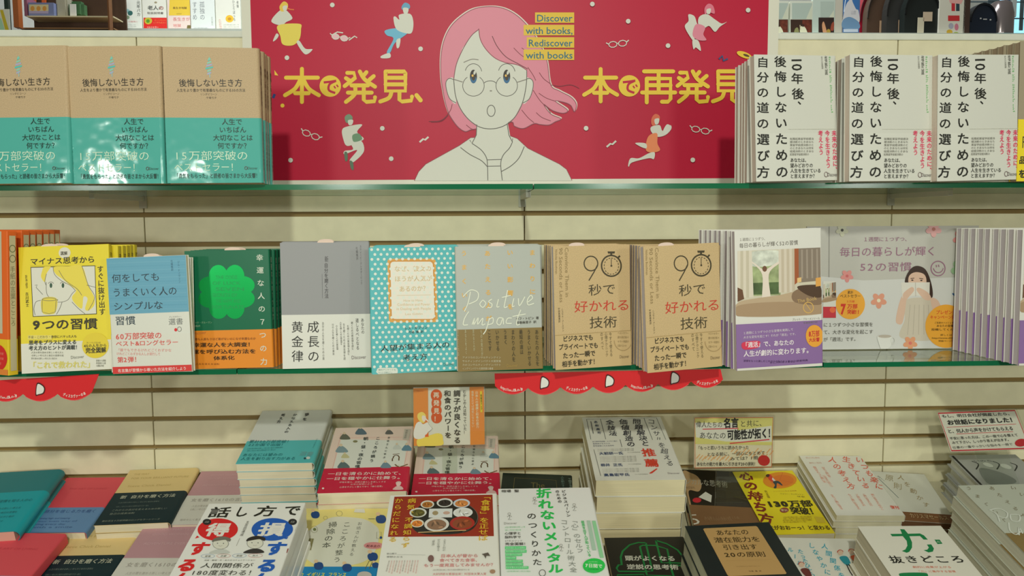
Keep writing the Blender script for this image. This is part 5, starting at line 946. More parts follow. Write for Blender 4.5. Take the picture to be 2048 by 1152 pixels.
p = (.4726, -.4604, -.0549, -.0249, .1290, .1873); a = Art(p[4], p[5], [(1552, 1075), (1709, 1078), (1808, 1243), (1627, 1240)]); a.crop(1360, 1030, .18555); BT = (70, 176, 196)
cells('人間関係を', 1560, 338, 1740, 650, 70, 62, BT, .01); cells('しなやかに', 1420, 330, 1590, 615, 70, 60, BT, .01); cells('たったひとつの', 1300, 395, 1450, 700, 62, 52, BT, .01); cells('ルール', 1190, 375, 1290, 520, 62, 52, BT, .01)
for x, y, c in ((1770, 480, (50, 160, 176)), (1890, 470, (236, 104, 60)), (1990, 470, (120, 60, 56)), (1350, 610, (120, 60, 56))):
    a.poly([(x - 50, y - 15), (x - 10, y - 35), (x + 40, y - 20), (x + 70, y + 60), (x + 10, y + 55)], c, True); a.ell(x - 40, y - 70, 30, 26, (236, 206, 180)); a.ring(x - 42, y - 76, 30, 24, 9, (206, 80, 60), 10, 170, 350); a.line([(x + 25, y + 55), (x + 60, y + 130), (x + 90, y + 175)], 12, (50, 44, 44)); a.line([(x + 45, y + 55), (x + 100, y + 120), (x + 130, y + 160)], 12, (50, 44, 44))
k_ = Kind(p[4], p[5], fitD(p[3], 4), (236, 235, 222), 'right', .002, art=a, rough=.35); flat_stack(k_, p[:4], 4, 'white book with turquoise letters and cartoon figures in the front row|turquoise-lettered white book', 1)
p = (.5705, -.5381, -.0196, .0521, .1300, .1880); a = Art(p[4], p[5], [(1715, 1051), (1882, 1054), (2030, 1228), (1835, 1229)]); a.crop(1700, 1000, .13191); GN = (22, 132, 74)
a.poly([(760, 445), (825, 450), (880, 515), (1060, 515), (1120, 545), (1178, 608), (1115, 605), (1060, 552), (900, 552), (940, 640), (940, 720), (900, 780), (860, 795), (785, 768), (840, 745), (870, 690), (860, 620), (800, 548), (640, 548), (612, 512), (790, 514)], GN); a.poly([(1165, 680), (1230, 678), (1270, 740), (1255, 785), (1190, 797), (1118, 762), (1170, 755), (1195, 725)], GN); a.poly([(1278, 610), (1355, 612), (1398, 672), (1325, 676)], GN); a.T('の', 1308, 642, 1368, 644, 36, (214, 220, 196))
cells('抜きどころ', 0, 0, 0, 0, 1, 1, GN) if False else [a.T(c, x - 105, 890 + i * 3, x + 105, 893 + i * 3, 120, (34, 34, 28), .012) for i, (c, x) in enumerate(zip('抜きどころ', (695, 930, 1160, 1385, 1620)))]
a.T('劇的に成果が上がる', 945, 1010, 1535, 1020, 34, (226, 120, 90)); a.T('「力」に集中する習慣', 1010, 1076, 1600, 1086, 34, (226, 120, 90)); a.poly([(770, 1100), (1130, 1100), (1190, 1152), (1260, 1240), (800, 1240), (755, 1152)], GN, True)
k_ = Kind(p[4], p[5], fitD(p[3], 6), (232, 229, 212), 'right', .002, art=a, rough=.35, paper=(214, 204, 176)); flat_stack(k_, p[:4], 6, 'off-white book with a big green brush letter in the front row|green brush-letter book', 2)

# ---------------- display cards ----------------
def card(M, x0, x1, y0, y1, label, art, border=None, stem=None, name='display_card', t=.0008, base=(236, 234, 220)):
    o = empty(name, M, label, 'display card'); I = Matrix.Identity(4)
    mesh_obj('card', box('card', x0, x1, y0, y1, -t, 0, mat(base, .3, '', 'card')), o, I)
    mesh_obj('clear_sleeve', box('clear_sleeve', x0 - .003, x1 + .003, y0 - .003, y1 + .002, .0016, .002, mat((250, 250, 248), .05, 'film', 'clear_sleeve')), o, I)
    if stem: mesh_obj('clear_stand', box('clear_stand', *stem, mat((250, 252, 249), .05, 'film', 'clear_stand')), o, I)
    art.build(o, ('card_print', 'card_print')); return o
ZM = G @ flat_M(-.1117, -.3051, -.0009, .0892)
yb = -.265
HM = G @ Matrix.Translation((0, yb, 0)) @ B2
def drop(M, bm_, x, y, hk):
    """distance down plane M from (x, y) to the book top bm_"""
    Q_ = bm_.inverted() @ M; o_ = Q_ @ Vector((x, y, -.0015)); d_ = Q_.to_3x3() @ Vector((0, -1, 0)); return -(o_.z - hk) / d_.z
Qc = [(826, 777), (968, 772), (970, 888), (829, 892)]
cs = [on_plane(x, y, HM) for x, y in Qc]; x0, x1, y1, y0 = (cs[0][0] + cs[3][0]) / 2, (cs[1][0] + cs[2][0]) / 2, (cs[0][1] + cs[1][1]) / 2, (cs[2][1] + cs[3][1]) / 2
STEM1 = drop(HM, ZM, (x0 + x1) / 2, y0, .0004)
a = Art(1, 1); a.map = (lambda f: lambda x, y: (x0 + (x1 - x0) * f(x, y)[0], y1 - (y1 - y0) * f(x, y)[1]))(homog(Qc)); a.crop(810, 760, .12154)
OG = (240, 152, 70)
a.poly([(132, 148), (372, 138), (392, 1085), (152, 1090)], OG); a.poly([(1055, 105), (1292, 95), (1318, 1048), (1078, 1062)], OG)
for cx, cy, rx, ry in ((510, 255, 92, 100), (512, 380, 80, 100), (514, 500, 86, 90), (518, 620, 90, 95)): a.ell(cx, cy, rx, ry, (226, 100, 44))
cells('再発見！', 508, 250, 518, 640, 100, 100, (238, 228, 206), .02)
cells('和食のパワーを', 692, 220, 712, 905, 118, 105, (70, 66, 56), .02); cells('調子が良くなる', 848, 215, 862, 985, 118, 112, (70, 66, 56), .02); a.Vt('むかしの人は知っていた！', 972, 155, 990, 885, 52, (80, 76, 66), .006); a.Vt('食事を正せば病気にならない', 1105, 165, 1120, 770, 46, (242, 220, 180), .01); a.Vt('日本人の健康と和食の底力', 1172, 170, 1195, 780, 50, (242, 220, 180), .02)
a.poly([(1228, 170), (1262, 168), (1272, 515), (1240, 518)], (236, 214, 60)); a.Vt('再発見フェア', 1248, 220, 1258, 490, 26, (70, 60, 30), .02); a.T('Discover', 190, 188, 305, 182, 22, (200, 110, 60))
a.poly([(205, 985), (330, 940), (440, 900), (540, 875), (610, 900), (625, 970), (610, 1070), (300, 1088), (215, 1088)], (238, 216, 96), True); a.poly([(150, 840), (190, 720), (250, 690), (300, 730), (380, 700), (450, 800), (380, 860), (330, 940), (230, 975), (155, 950)], (230, 228, 218), True); a.line([(380, 710), (452, 800), (390, 860)], 6, (150, 150, 140)); a.poly([(215, 560), (280, 530), (335, 570), (340, 620), (310, 710), (240, 680), (205, 620)], (236, 214, 110), True); a.poly([(285, 590), (335, 600), (345, 650), (315, 690), (280, 650)], (234, 222, 208), True); a.ell(355, 660, 16, 30, (226, 110, 60)); a.poly([(335, 905), (380, 880), (395, 935), (330, 940)], (226, 110, 50)); a.line([(340, 640), (390, 690)], 20, (234, 226, 212))
card(HM, x0, x1, y0, y1, 'orange and white card with a seated cartoon girl, standing on the zen books', a, stem=((x0 + x1) / 2 - .012, (x0 + x1) / 2 + .012, y0 - STEM1, y0, -.0025, -.0010))
HM2 = G @ Matrix.Translation((0, -.12, 0)) @ B2
Qc = [(1390, 837), (1547, 831), (1543, 930), (1387, 938)]; cs = [on_plane(x, y, HM2) for x, y in Qc]; X0, X1, Y1_, Y0_ = (cs[0][0] + cs[3][0]) / 2, (cs[1][0] + cs[2][0]) / 2, (cs[0][1] + cs[1][1]) / 2, (cs[2][1] + cs[3][1]) / 2
a = Art(1, 1); a.map = (lambda f: lambda x, y: (X0 + (X1 - X0) * f(x, y)[0], Y1_ - (Y1_ - Y0_) * f(x, y)[1]))(homog(Qc)); a.crop(1340, 820, .22576)
a.poly([(222, 78), (914, 56), (905, 300), (222, 310)], (226, 218, 130)); a.poly([(222, 120), (600, 110), (600, 180), (900, 130), (900, 270), (500, 280), (230, 250)], (232, 230, 216))
for i in range(26): x = 230 + i * 26; y = 400 + (i % 3) * 8 if i < 12 else 330 + (i % 4) * 16; a.line([(x, y + 40), (x + 34, y)], 7, (236, 176, 110))
for l in ([(222, 78), (914, 56), (895, 492), (218, 524)],): a.line(l, 7, (214, 110, 60), closed=True)
HB = (54, 50, 44); a.T('偉人たちの', 232, 135, 470, 130, 60, HB); a.T('名言', 478, 118, 612, 108, 92, (24, 22, 20), .03); a.T('と共に、', 622, 120, 850, 105, 62, HB); a.line([(290, 176), (610, 160)], 8, (222, 60, 80)); a.T('あなたの', 258, 232, 500, 226, 66, HB); a.T('可能性が拓く！', 508, 222, 925, 190, 92, (24, 22, 20), .03); a.line([(530, 296), (880, 250)], 10, (222, 60, 80))
a.T('「もっと若いうちに読みたかった', 232, 345, 700, 325, 38, HB, .004); a.T('となる前に、一回心にもとめて', 325, 400, 840, 368, 36, HB, .004); a.T('みては？1冊', 530, 432, 780, 412, 36, HB, .004); a.T('あなたの能力を最大に引き出す20の原則！', 232, 488, 770, 468, 36, HB, .01); a.ell(828, 436, 52, 47, (206, 40, 44), 28)
card(HM2, X0, X1, Y0_, Y1_, 'handwritten yellow card with black brush letters and a red dot', a, base=(236, 226, 196), stem=((X0 + X1) / 2 - .03, (X0 + X1) / 2 + .03, Y0_ - drop(HM2, G @ flat_M(.3676, -.2101, -.1097, -.0516), (X0 + X1) / 2, Y0_, .0004), Y0_, -.0025, -.0010))
# glossy white card lying back over the grey hardcover
GM_ = G @ flat_M(.8872, -.2515, -.0059, -.0050)
px_, py_ = on_plane(1985, 915, GM_)
C0 = GM_ @ Vector((px_, py_, .001)); C0 = CAM0 + (C0 - CAM0) * .955
HM3 = Matrix.Translation(C0) @ Matrix.Rotation(R(-2), 4, 'Z') @ Matrix.Rotation(R(38), 4, 'X')
Qc = [(1872, 822), (2029, 823), (2066, 903), (1902, 898)]
cs = [on_plane(x, y, HM3) for x, y in Qc]
ux = (Vector(cs[1]) - Vector(cs[0]) + Vector(cs[2]) - Vector(cs[3])) / 2; W3 = ux.length; vy = (Vector(cs[0]) - Vector(cs[3]) + Vector(cs[1]) - Vector(cs[2])) / 2; H3 = vy.length
ctr = sum((Vector(c) for c in cs), Vector((0, 0))) / 4
HM3b = HM3 @ Matrix.Translation((ctr.x, ctr.y, 0)) @ Matrix.Rotation(math.atan2(ux.y, ux.x) * .5 + (math.atan2(vy.y, vy.x) - math.pi / 2) * .5, 4, 'Z')
a = Art(1, 1); a.map = (lambda f: lambda x, y: (-W3 / 2 + W3 * f(x, y)[0], H3 / 2 - H3 * f(x, y)[1]))(homog(Qc)); a.crop(1860, 810, .297)
a.line([(46, 46), (566, 48), (688, 308), (146, 290)], 9, (214, 40, 56), closed=True)
for t, x0_, y_, x1_, h, b in (('もし、明日会社が倒産したら、', 68, 66, 550, 22, .02), ('お世話になりました！', 105, 108, 580, 34, .04), ('と、何人から声をかけてもらえる', 112, 165, 560, 28, .02), ('不安に思った方は、この一冊で心を整えて', 128, 212, 595, 20, .01), ('みて下さい。しっかり答えが出ます。', 145, 240, 545, 20, .01), ('仕事の一番やっかいな悩みを一冊で', 150, 272, 560, 18, .0)): a.T(t, x0_, y_, x1_, y_ + 2, h, (44, 42, 40), b)
a.line([(105, 138), (580, 140)], 3, (214, 40, 56)); a.line([(170, 185), (560, 190)], 3, (214, 40, 56)); a.ell(620, 268, 44, 26, (206, 36, 46))
co = card(HM3b, -W3 / 2, W3 / 2, -H3 / 2, H3 / 2, 'white handwritten card with red border, tilted back over the grey hardcover', a, stem=(-.03, .03, -H3 / 2 - drop(HM3b, GM_, 0, -H3 / 2, .0004), -H3 / 2, -.0025, -.0010))

# ---------------- what shows beyond the top rail ----------------
def BG(Y):
    Y, d = Y if isinstance(Y, tuple) else (Y, 0)
    return Matrix.Translation((0, Y, 1.45)) @ Matrix.Rotation(-T, 4, 'X') @ Matrix.Translation((0, d, 0))
def bgp(px, py, Y):
    """x, z on the slanted display plane that stands at depth Y behind the rack"""
    return on_plane(px, py, BG(Y) @ B2)
def up(Y, x=0, z=0): return BG(Y) @ Matrix.Translation((x, 0, z)) @ B2
FZ = -1.47
YB = 2.35
zb = bgp(360, 69, YB)[1]
# shelf the small face-out books stand on
xL, xR = bgp(236, 60, YB)[0], bgp(560, 60, YB)[0]
bs = empty('bookshelf', BG(YB) @ Matrix.Translation(((xL + xR) / 2, 0, 0)), 'pale shelf unit under the small paperbacks, beyond the top rail at left', 'shelf'); hw = (xR - xL) / 2
I = Matrix.Identity(4); SHW = mat((214, 224, 212), .35, 'laminate', 'shelf_white')
mesh_obj('shelf_board', box('shelf_board', -hw, hw, -.12, .2, zb - .03, zb - .0005, SHW), bs, I); mesh_obj('back_panel', box('back_panel', -hw, hw, .1, .12, zb, zb + .6, mat((186, 190, 178), .5, 'laminate', 'back')), bs, I); mesh_obj('base', box('base', -hw, hw, -.1, .2, FZ, zb - .031, SHW), bs, I)
W5, H5 = .098, .172
def small_book(x0px, x1px, cover, band, bh, art, label, dz=0):
    xa_, za_ = bgp(x0px, 69, YB); xb_, _ = bgp(x1px, 69, YB); W_ = xb_ - xa_
    k = Kind(W_ - .002, H5 * W_ / W5, .014, cover, 'right', .001, band, bh * H5 * W_ / W5 if band else 0, art(W_, H5 * W_ / W5) if art else None, name='paperback_book', rough=.25)
    o = k.put(G.inverted() @ up(YB, xa_, zb + .001), label)
def mk(x0px, draw):
    def f(W, H):
        a = Art(W, H); xa_, _ = bgp(x0px, 69, YB)
        a.map = lambda x, y: (bgp(x, y, YB)[0] - xa_, bgp(x, y, YB)[1] - zb - .001); a.crop(230, 0, .1416); draw(a); return a
    return f
K = (96, 100, 96)
def d1(a): a.Vt('元年バカ', 330, 10, 335, 230, 54, K, .01); a.ell(160, 150, 46, 26, (150, 190, 190)); a.ell(215, 185, 36, 34, (60, 110, 104)); a.ell(120, 215, 50, 26, (150, 160, 120)); a.ell(180, 245, 26, 26, (130, 150, 120)); a.T('すべての国民に', 75, 305, 330, 305, 24, (226, 150, 150)); a.lines(80, 350, 300, 400, 3, 16, (170, 176, 170)); a.rect(75, 430, 290, 484, (226, 130, 140))
def d2(a): a.T('老人の', 460, 110, 690, 112, 66, K, .02); a.T('の', 622, 112, 690, 112, 60, (206, 120, 110)); a.T('取扱説明書', 455, 185, 685, 185, 34, (110, 104, 96), .01); a.ell(575, 35, 20, 14, (160, 150, 120)); a.rect(404, 250, 745, 452, (222, 48, 44)); a.ell(470, 295, 54, 48, (196, 184, 60)); a.ell(466, 298, 26, 26, (90, 150, 50)); a.T('困った老人は', 555, 285, 720, 285, 26, (240, 120, 60)); a.T('どうすればよい', 540, 320, 720, 320, 24, (240, 150, 90)); a.T('ベストセラー', 450, 385, 615, 385, 30, (240, 190, 180), .02); a.lines(430, 420, 610, 440, 2, 15, (240, 180, 170))
def d3(a): a.rect(762, -400, 1064, 218, (234, 200, 70)); a.T('長生き地獄', 815, 112, 1015, 112, 34, (120, 92, 50), .02); a.T('松原惇子', 868, 195, 945, 195, 16, (130, 104, 50)); a.T('長生きが', 815, 272, 1060, 268, 56, (224, 120, 120)); a.T('地獄', 820, 360, 935, 360, 50, (224, 120, 120)); a.lines(790, 405, 980, 440, 2, 18, (226, 170, 160)); a.poly([(1022, 356), (1070, 356), (1080, 462), (1004, 462)], (124, 110, 66))
def d4(a): a.Vt('孤独の', 1228, 20, 1236, 285, 76, (140, 146, 150)); a.Vt('すすめ', 1124, 20, 1130, 285, 70, (140, 146, 150)); a.lines(1110, 395, 1320, 445, 3, 20, (170, 174, 178)); a.Vt('五木寛之', 1370, 235, 1375, 360, 34, (190, 196, 190))
def d5(a): a.Vt('ひとりぼっち', 1672, 0, 1688, 300, 36, K); a.Vt('老後', 1730, 10, 1734, 110, 34, K); a.ell(1618, 265, 56, 52, (236, 190, 60)); a.ell(1618, 268, 26, 22, (206, 150, 50)); a.Vt('大好評発売中', 1480, 265, 1500, 450, 40, (236, 180, 176)); a.lines(1530, 350, 1750, 440, 4, 18, (176, 176, 170))
for x0_, x1_, c, dr, lab in ((239, 286, (226, 228, 218), d1, 'small white paperback with a green animal drawing beyond the rail'), (287, 335, (226, 226, 214), d2, 'small white paperback with red lower band beyond the rail'), (337, 382, (234, 214, 206), d3, 'small yellow and pink paperback beyond the rail'), (383, 432, (226, 232, 228), d4, 'small white paperback with grey vertical title beyond the rail'), (433, 482, (230, 230, 218), d5, 'small white paperback with a yellow dot beyond the rail')):
    small_book(x0_, x1_, c, None, 0, mk(x0_, dr), lab)
# brown rack with two shelves
YR = 2.0
def bgbox(name, pa, pb, Y, dep, m, parent=None, base=None, bev=0, yoff=0):
    x0_, z1_ = bgp(pa[0], pa[1], Y); x1_, z0_ = bgp(pb[0], pb[1], Y)
    return mesh_obj(name, box(name, x0_ - base.x, x1_ - base.x, yoff, dep + yoff, z0_, z1_, m, bev), parent, I)
xc_, _ = bgp(140, 60, YR); zt = bgp(140, 30, YR)[1]; BRN = mat((120, 76, 40), .5, 'grain', 'brown_wood')
rk = empty('display_rack', BG(YR) @ Matrix.Translation((xc_, 0, 0)), 'brown wooden display rack with two shelves beyond the top left rail', 'rack'); bp_ = Vector((xc_, YR, 0))
bgbox('shelf_board', (38, 55), (228, 58), YR, .12, mat((150, 112, 72), .5, 'grain', 'shelf_wood'), rk, bp_); bgbox('shelf_board', (45, 27.5), (220, 31), YR, .09, mat((206, 196, 160), .5, 'grain', 'shelf_pale'), rk, bp_, yoff=.03)
bgbox('post', (31, -40), (47, 58), YR, .03, mat((170, 96, 50), .5, 'grain', 'post_orange'), rk, bp_, yoff=-.031); bgbox('post', (219, -40), (229, 110), YR, .03, BRN, rk, bp_, yoff=-.031); bgbox('back_panel', (30, -40), (229, 110), YR, .012, mat((72, 50, 34), .6, 'grain', 'dark_back'), rk, bp_, yoff=.125)
xq, zq = bgp(140, 58, YR); mesh_obj('base_cabinet', box('base_cabinet', bgp(48, 50, YR)[0] - xc_, bgp(225, 50, YR)[0] - xc_, .0, .12, FZ, zq - .001, mat((52, 38, 28), .6, 'grain', 'dark_base')), rk, I)
def bgthing(name, label, cat, pa, pb, Y, dep, m, art=None, group=None, bev=0, tall=None):
    """an upright flat-sided thing whose front spans two pixels at depth Y"""
    x0_, z1_ = bgp(pa[0], pa[1], Y); x1_, z0_ = bgp(pb[0], pb[1], Y)
    if tall is not None: z0_ = tall
    M = up(Y, x0_, z0_); o = empty(name, M, label, cat, group)
    mesh_obj('body', box('body', 0, x1_ - x0_, 0, z1_ - z0_, -dep, 0, m, bev), o, I)
    if art:
        a = Art(1, 1); a.map = lambda x, y: (bgp(x, y, Y)[0] - x0_, bgp(x, y, Y)[1] - z0_); a.ymin = .0008; art(a); a.build(o, ('front_print', 'front_print'))
    return o
zs = bgp(100, 27.5, YR)[1] + .0008
def art_box(a):
    a.rect(58, 9, 97, 27, (206, 196, 150))
    for i in range(3): a.ell(65 + i * 12, 17, 4.2, 5, (206, 150, 70), 12)
    a.rect(58, 22, 97, 27, (170, 160, 190))
bgthing('gift_box', 'small lilac and cream box on the brown rack', 'box', (56, 5), (108, 27.4), (YR, .04), .07, mat((120, 130, 170), .4), art_box, tall=zs)
bgthing('book', 'slim mauve book standing beside the box on the brown rack', 'book', (47, -6), (55, 27.4), (YR, .04), .07, mat((150, 96, 116), .4), tall=zs)
bgthing('price_card', 'white tilted price card on the upper rack shelf', 'card', (139, 8), (152, 20), (YR, .045), .003, mat((232, 232, 226), .4), tall=zs)
bgthing('green_pouch', 'green and black folded pouch on the upper rack shelf', 'pouch', (134, 1), (166, 27.4), (YR, .055), .05, mat((70, 110, 72), .7, 'cloth'), tall=zs, bev=.012)
bgthing('paper_bag', 'pale grey paper bag on the upper rack shelf', 'bag', (110, -8), (134, 27.4), (YR, .06), .06, mat((170, 166, 146), .6, 'grain'), tall=zs, bev=.006)
def leaflet(a): a.poly([(0, 20), (6, 20), (22, 74), (14, 74)], (206, 186, 50)); a.poly([(-6, 40), (2, 36), (14, 74), (-6, 74)], (170, 214, 180))
bgthing('leaflet', 'tall pale leaflet with a yellow stripe at the far top left', 'leaflet', (-8, 18), (24, 120), 1.6, .003, mat((222, 222, 208), .4), leaflet, tall=-.5)
bgthing('side_panel', 'yellow-orange panel between rack and small paperbacks', 'panel', (229, 50), (238, 130), (YB, -.15), .02, mat((196, 150, 70), .5), tall=FZ)
bgthing('side_panel', 'red and black panel behind the brown rack', 'panel', (222, 14), (239, 49.5), (YB, -.128), .006, mat((74, 40, 36), .5), tall=FZ)
# far wall of goods to close the view
fw = mesh_obj('wall_far', box('wall_far', -4.5, 4.5, 0, .1, 0, 3.0, mat((206, 208, 200), .6, 'laminate', 'far_wall')), None, Matrix.Translation((0, 5.2, 0))); fw['kind'] = 'structure'
bgthing('display_banner', 'black upright banner strip at the far top left', 'banner', (6, -30), (17, 28), 2.6, .02, mat((26, 40, 34), .5), tall=FZ)
bgthing('storage_unit', 'white storage cupboard far behind the brown rack', 'cupboard', (-60, -60), (46, 90), 3.2, .3, mat((196, 200, 196), .5, 'laminate'), tall=FZ)
for i, (xa_, xb_, c) in enumerate(((62, 72, (206, 110, 60)), (82, 92, (200, 96, 50)))):
    bgthing('jar', 'orange jar behind the lilac box, %s of two' % ('left', 'right')[i], 'jar', (xa_, -12), (xb_, 6), (YR, .113), .006, mat(c, .3), tall=zs, bev=.002)
# right side: brochures, bags
YM = 2.2; zm = bgp(1650, 71, YM)[1]
xl_, xr_ = bgp(1552, 60, YM)[0], bgp(2120, 60, YM)[0]
cn = empty('display_counter', BG(YM) @ Matrix.Translation(((xl_ + xr_) / 2, 0, 0)), 'white counter under the photo albums and rucksacks beyond the top right rail', 'counter'); hw = (xr_ - xl_) / 2
mesh_obj('countertop', box('countertop', -hw, hw, -.06, .5, zm - .03, zm - .0005, SHW), cn, I); mesh_obj('cabinet', box('cabinet', -hw, hw, 0, .45, FZ, zm - .031, mat((206, 206, 192), .5, 'laminate')), cn, I)
def album(x0, x1, y1, edge):
    def f(a):
        a.rect(x0 + 3, y1, x1, 38, (176, 190, 178)); a.poly([(x1, y1 + 4), (x1, 38), (x1 - 12, 38)], (206, 210, 186)); a.rect(x0, 39, x1, 71, (60, 40, 30)); a.mk = 'photo'; a.rect(x0 + (x1 - x0) * .55, 40, x1 - 1, 70, (110, 52, 36)); a.mk = ''
        a.poly([(x1 - 22, 71), (x1 - 24, 56), (x1 - 18, 52), (x1 - 12, 58), (x1 - 9, 71)], (222, 220, 190), True); a.poly([(x1 - 36, 71), (x1 - 34, 58), (x1 - 28, 56), (x1 - 26, 71)], (140, 140, 90), True); a.line([(x1 - 24, 50), (x1 - 23, 60)], 1.6, (206, 196, 160)); a.ell(x1 - 18, 51, 2.4, 2.8, (60, 40, 30))
    return f
for x0_, x1_, y_, lab in ((1540, 1576, 6, 'photo album with white-shirted couple, leftmost of three'), (1581, 1624, 6, 'photo album with white-shirted couple, middle of three')):
    bgthing('photo_album', lab, 'album', (x0_, y_ - 4), (x1_, 71), YM, .02, mat((214, 218, 200), .35), album(x0_, x1_, y_, 0), tall=zm + .003)
def alb3(a): a.rect(1641, 3, 1668, 34, (176, 190, 178)); a.poly([(1668, 20), (1668, 36), (1658, 35)], (206, 210, 186)); a.rect(1637, 35, 1668, 68, (50, 34, 30)); a.poly([(1647, 68), (1644, 50), (1648, 44), (1654, 68)], (206, 150, 110), True); a.poly([(1661, 60), (1663, 48), (1668, 44), (1667, 60)], (150, 70, 50), True); a.ell(1657, 64, 4, 6, (170, 140, 60))
bgthing('photo_album', 'photo album with a dark picture, rightmost of three', 'album', (1626, -2), (1669, 71), YM, .02, mat((190, 204, 192), .35), alb3, tall=zm + .0005)
bgthing('binder', 'pale grey binder edge between album and blue brochure', 'binder', (1671, -10), (1685, 71), YM, .06, mat((196, 190, 174), .4), tall=zm + .0005)
def mtn(a):
    a.rect(1686, -4, 1717, 71, (60, 110, 170)); a.poly([(1686, 36), (1692, 10), (1702, -2), (1706, 6), (1712, 18), (1717, 22), (1717, 46), (1686, 46)], (206, 204, 206), True); a.poly([(1686, 40), (1700, 34), (1717, 44), (1717, 58), (1686, 56)], (110, 146, 180), True); a.rect(1687, 58, 1716, 64, (196, 206, 220)); a.rect(1686, 65, 1717, 71, (70, 80, 100)); a.line([(1688, 24), (1690, 6), (1692, -4)], 1.5, (226, 240, 250), True); a.T('山旅', 1702, 25, 1712, 25, 9, (150, 150, 160))
bgthing('travel_brochure', 'blue mountain travel brochure beside the rucksacks', 'brochure', (1685.5, -6), (1718, 71), YM, .01, mat((70, 110, 160), .3), mtn, tall=zm + .0005)
def bag(x0, x1, ytop, cy, c, label, Y, rough=.4, tags=()):
    xa_, _ = bgp(x0, 70, Y); xb_, _ = bgp(x1, 70, Y); zt_ = bgp(x0, ytop, Y)[1]; w_ = xb_ - xa_; h_ = zt_ - zm
    pts = [(w_, 0)] + [(w_ * .5 + w_ * .5 * math.cos(R(t)) * (1 if t < 90 else 1), h_ * .45 + h_ * .55 * math.sin(R(t))) for t in range(0, 181, 12)] + [(0, 0)]
    o = empty('rucksack', up(Y, xa_, zm + .0006), label, 'rucksack', 'rucksacks on the counter')
    me = prism_mesh('body', pts, .045, mat(c, rough, 'grain')); mesh_obj('body', me, o, I)
    bm = bmesh.new()
    for i in range(1, len(pts) - 2):
        a_, b_ = Vector(pts[i]), Vector(pts[i + 1])
        vs = [bm.verts.new((p.x, p.y, zz)) for p, zz in ((a_, .006), (b_, .006), (b_ * .93 + Vector((w_ * .035, 0)), .006), (a_ * .93 + Vector((w_ * .035, 0)), .006))]; ws = [bm.verts.new((v.co.x, v.co.y, .0)) for v in vs]
        bm.faces.new(vs); bm.faces.new(ws[::-1]); [bm.faces.new((vs[q], ws[q], ws[(q + 1) % 4], vs[(q + 1) % 4])) for q in range(4)]
    mesh_obj('piping', finish(bm, 'piping', [mat(tuple(int(v * .5) for v in c), .35)]), o, I)
    for kx, ky, kw, kh, kc in tags: mesh_obj('price_tag', box('price_tag', w_ * kx, w_ * (kx + kw), h_ * ky, h_ * (ky + kh), .0065, .0085, mat(kc, .5)), o, I)
    return o
bag(1718, 1762, -16, 0, (150, 24, 44), 'dark red rucksack, leftmost of the rucksacks on the counter', (YM, .16))
bag(1733, 1790, -22, 0, (78, 58, 44), 'brown rucksack next to the dark red one', (YM, .10), tags=((.42, .0, .14, .38, (170, 140, 110)),))
bag(1772, 1828, -26, 0, (52, 52, 50), 'dark grey rucksack in the middle of the row', (YM, .04), tags=((.40, .0, .1, .34, (180, 150, 120)),))
bag(1808, 1878, -24, 0, (30, 36, 34), 'black rucksack with price tags hanging from it', (YM, -.02), tags=((.35, .0, .18, .36, (214, 206, 180)), (.5, .28, .26, .2, (206, 186, 160))))
def gd(a): a.rect(1903, 6, 1910, 22, (206, 50, 60)); a.rect(1912, 6, 1919, 22, (50, 70, 80)); a.rect(1896, 31, 1919, 42, (206, 52, 56)); a.poly([(1898, 0), (1926, 0), (1922, 8), (1900, 6)], (236, 176, 170)); a.ell(1902, 52, 5, 6, (176, 176, 190)); a.ell(1913, 54, 4, 7, (214, 130, 150)); a.ell(1899, 64, 6, 5, (214, 176, 60)); a.ell(1912, 68, 6, 4, (170, 190, 90))
bgthing('catalogue', 'white catalogue with red pictures standing between the rucksacks', 'catalogue', (1880, -12), (1928, 73), (YM, -.03), .012, mat((222, 220, 204), .4), gd, tall=zm + .0005)
bgthing('book_end', 'dark wooden book end beside the catalogue', 'book end', (1929, -12), (1938, 73), (YM, -.03), .1, mat((70, 52, 44), .5, 'grain'), tall=zm + .0005)
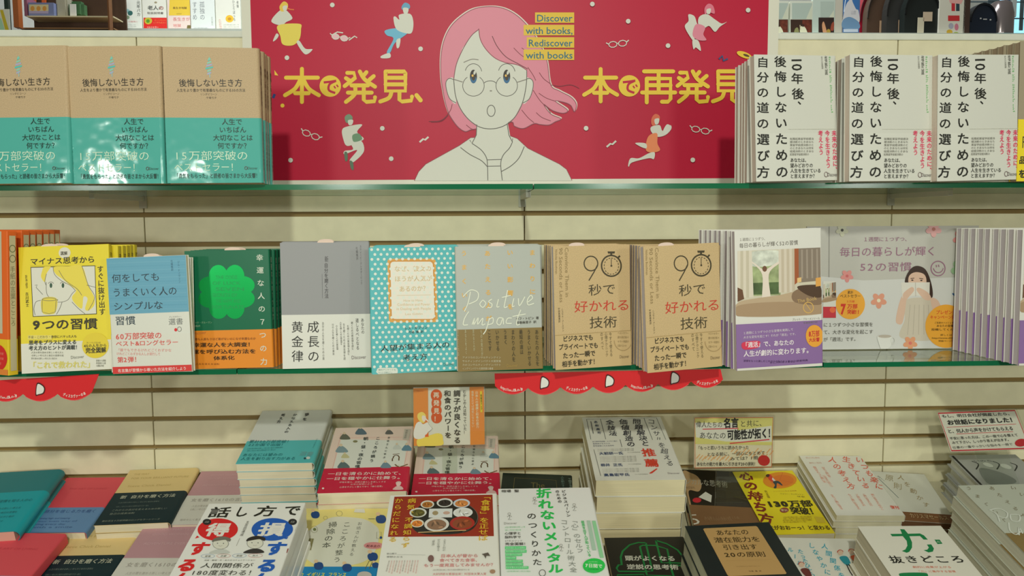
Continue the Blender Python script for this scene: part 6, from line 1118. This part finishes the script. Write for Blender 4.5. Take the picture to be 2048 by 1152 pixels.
bag(1939, 1992, 6, 0, (26, 36, 52), 'navy oval rucksack standing alone at the right of the counter', YM, tags=((.33, .5, .05, .04, (200, 200, 200)), (.45, .48, .14, .03, (190, 190, 190)), (.7, .46, .05, .04, (200, 200, 200))))
x_, z_ = bgp(2001, 30, (YM, .1))
tin = mesh_obj('steel_tin', lathe('steel_tin', [(.0001, 0), (.05, 0), (.055, .03), (.055, .12), (.045, .165), (.03, .175), (.0001, .178)], mat((150, 140, 140), .2, 'foil')), None, BG(YM) @ Matrix.Translation((x_, .1, zm + .0006))); tag(tin, 'rounded shiny metal tin behind the navy rucksack', 'tin')
bx_ = bgthing('clear_case', 'pale blue plastic case at the far top right', 'case', (1994, 66), (2052, 71), (YM, -.02), .06, mat((150, 214, 226), .2), tall=zm + .0005)
win = bgthing('light_box', 'pale blue glowing panel at the far top right corner', 'light panel', (2008, -40), (2130, 90), 3.4, .05, mat((150, 216, 236), .5, 'lit'), tall=-.85)
for i, (xa_, ya_, xb_, yb_, c) in enumerate(((1993, 6, 2011, 25, (30, 50, 100)), (2013, -4, 2019, 20, (60, 80, 120)), (2025, -10, 2033, 34, (170, 180, 176)))):
    bgthing('hanging_case', ('navy flat case hanging on the wire rack', 'slim slate case hanging on the wire rack', 'pale grey case hanging on the wire rack')[i], 'case', (xa_, ya_), (xb_, yb_), 3.05, .02, mat(c, .4), bev=.003)
wr = empty('wire_rack', up(3.12, *bgp(2000, 60, 3.12)), 'thin wire rack in front of the glowing panel', 'rack')
for nm, pa, pb in (('rail', (-60, 4), (140, 4)), ('rail', (-60, 37), (140, 37)), ('wire', (18, -60), (18, 60)), ('wire', (45, -60), (45, 60)), ('wire', (-20, -60), (-20, 400))):
    ox, oz = bgp(2000, 60, 3.12); a0 = bgp(2000 + pa[0], pa[1], 3.12); b0 = bgp(2000 + pb[0], pb[1], 3.12)
    mesh_obj(nm, box(nm, min(a0[0], b0[0]) - ox - .002, max(a0[0], b0[0]) - ox + .002, (FZ if pb[1] >= 400 else min(a0[1], b0[1])) - oz - .002, max(a0[1], b0[1]) - oz + .002, -.004, 0, mat((110, 130, 140), .3, 'foil')), wr, I)
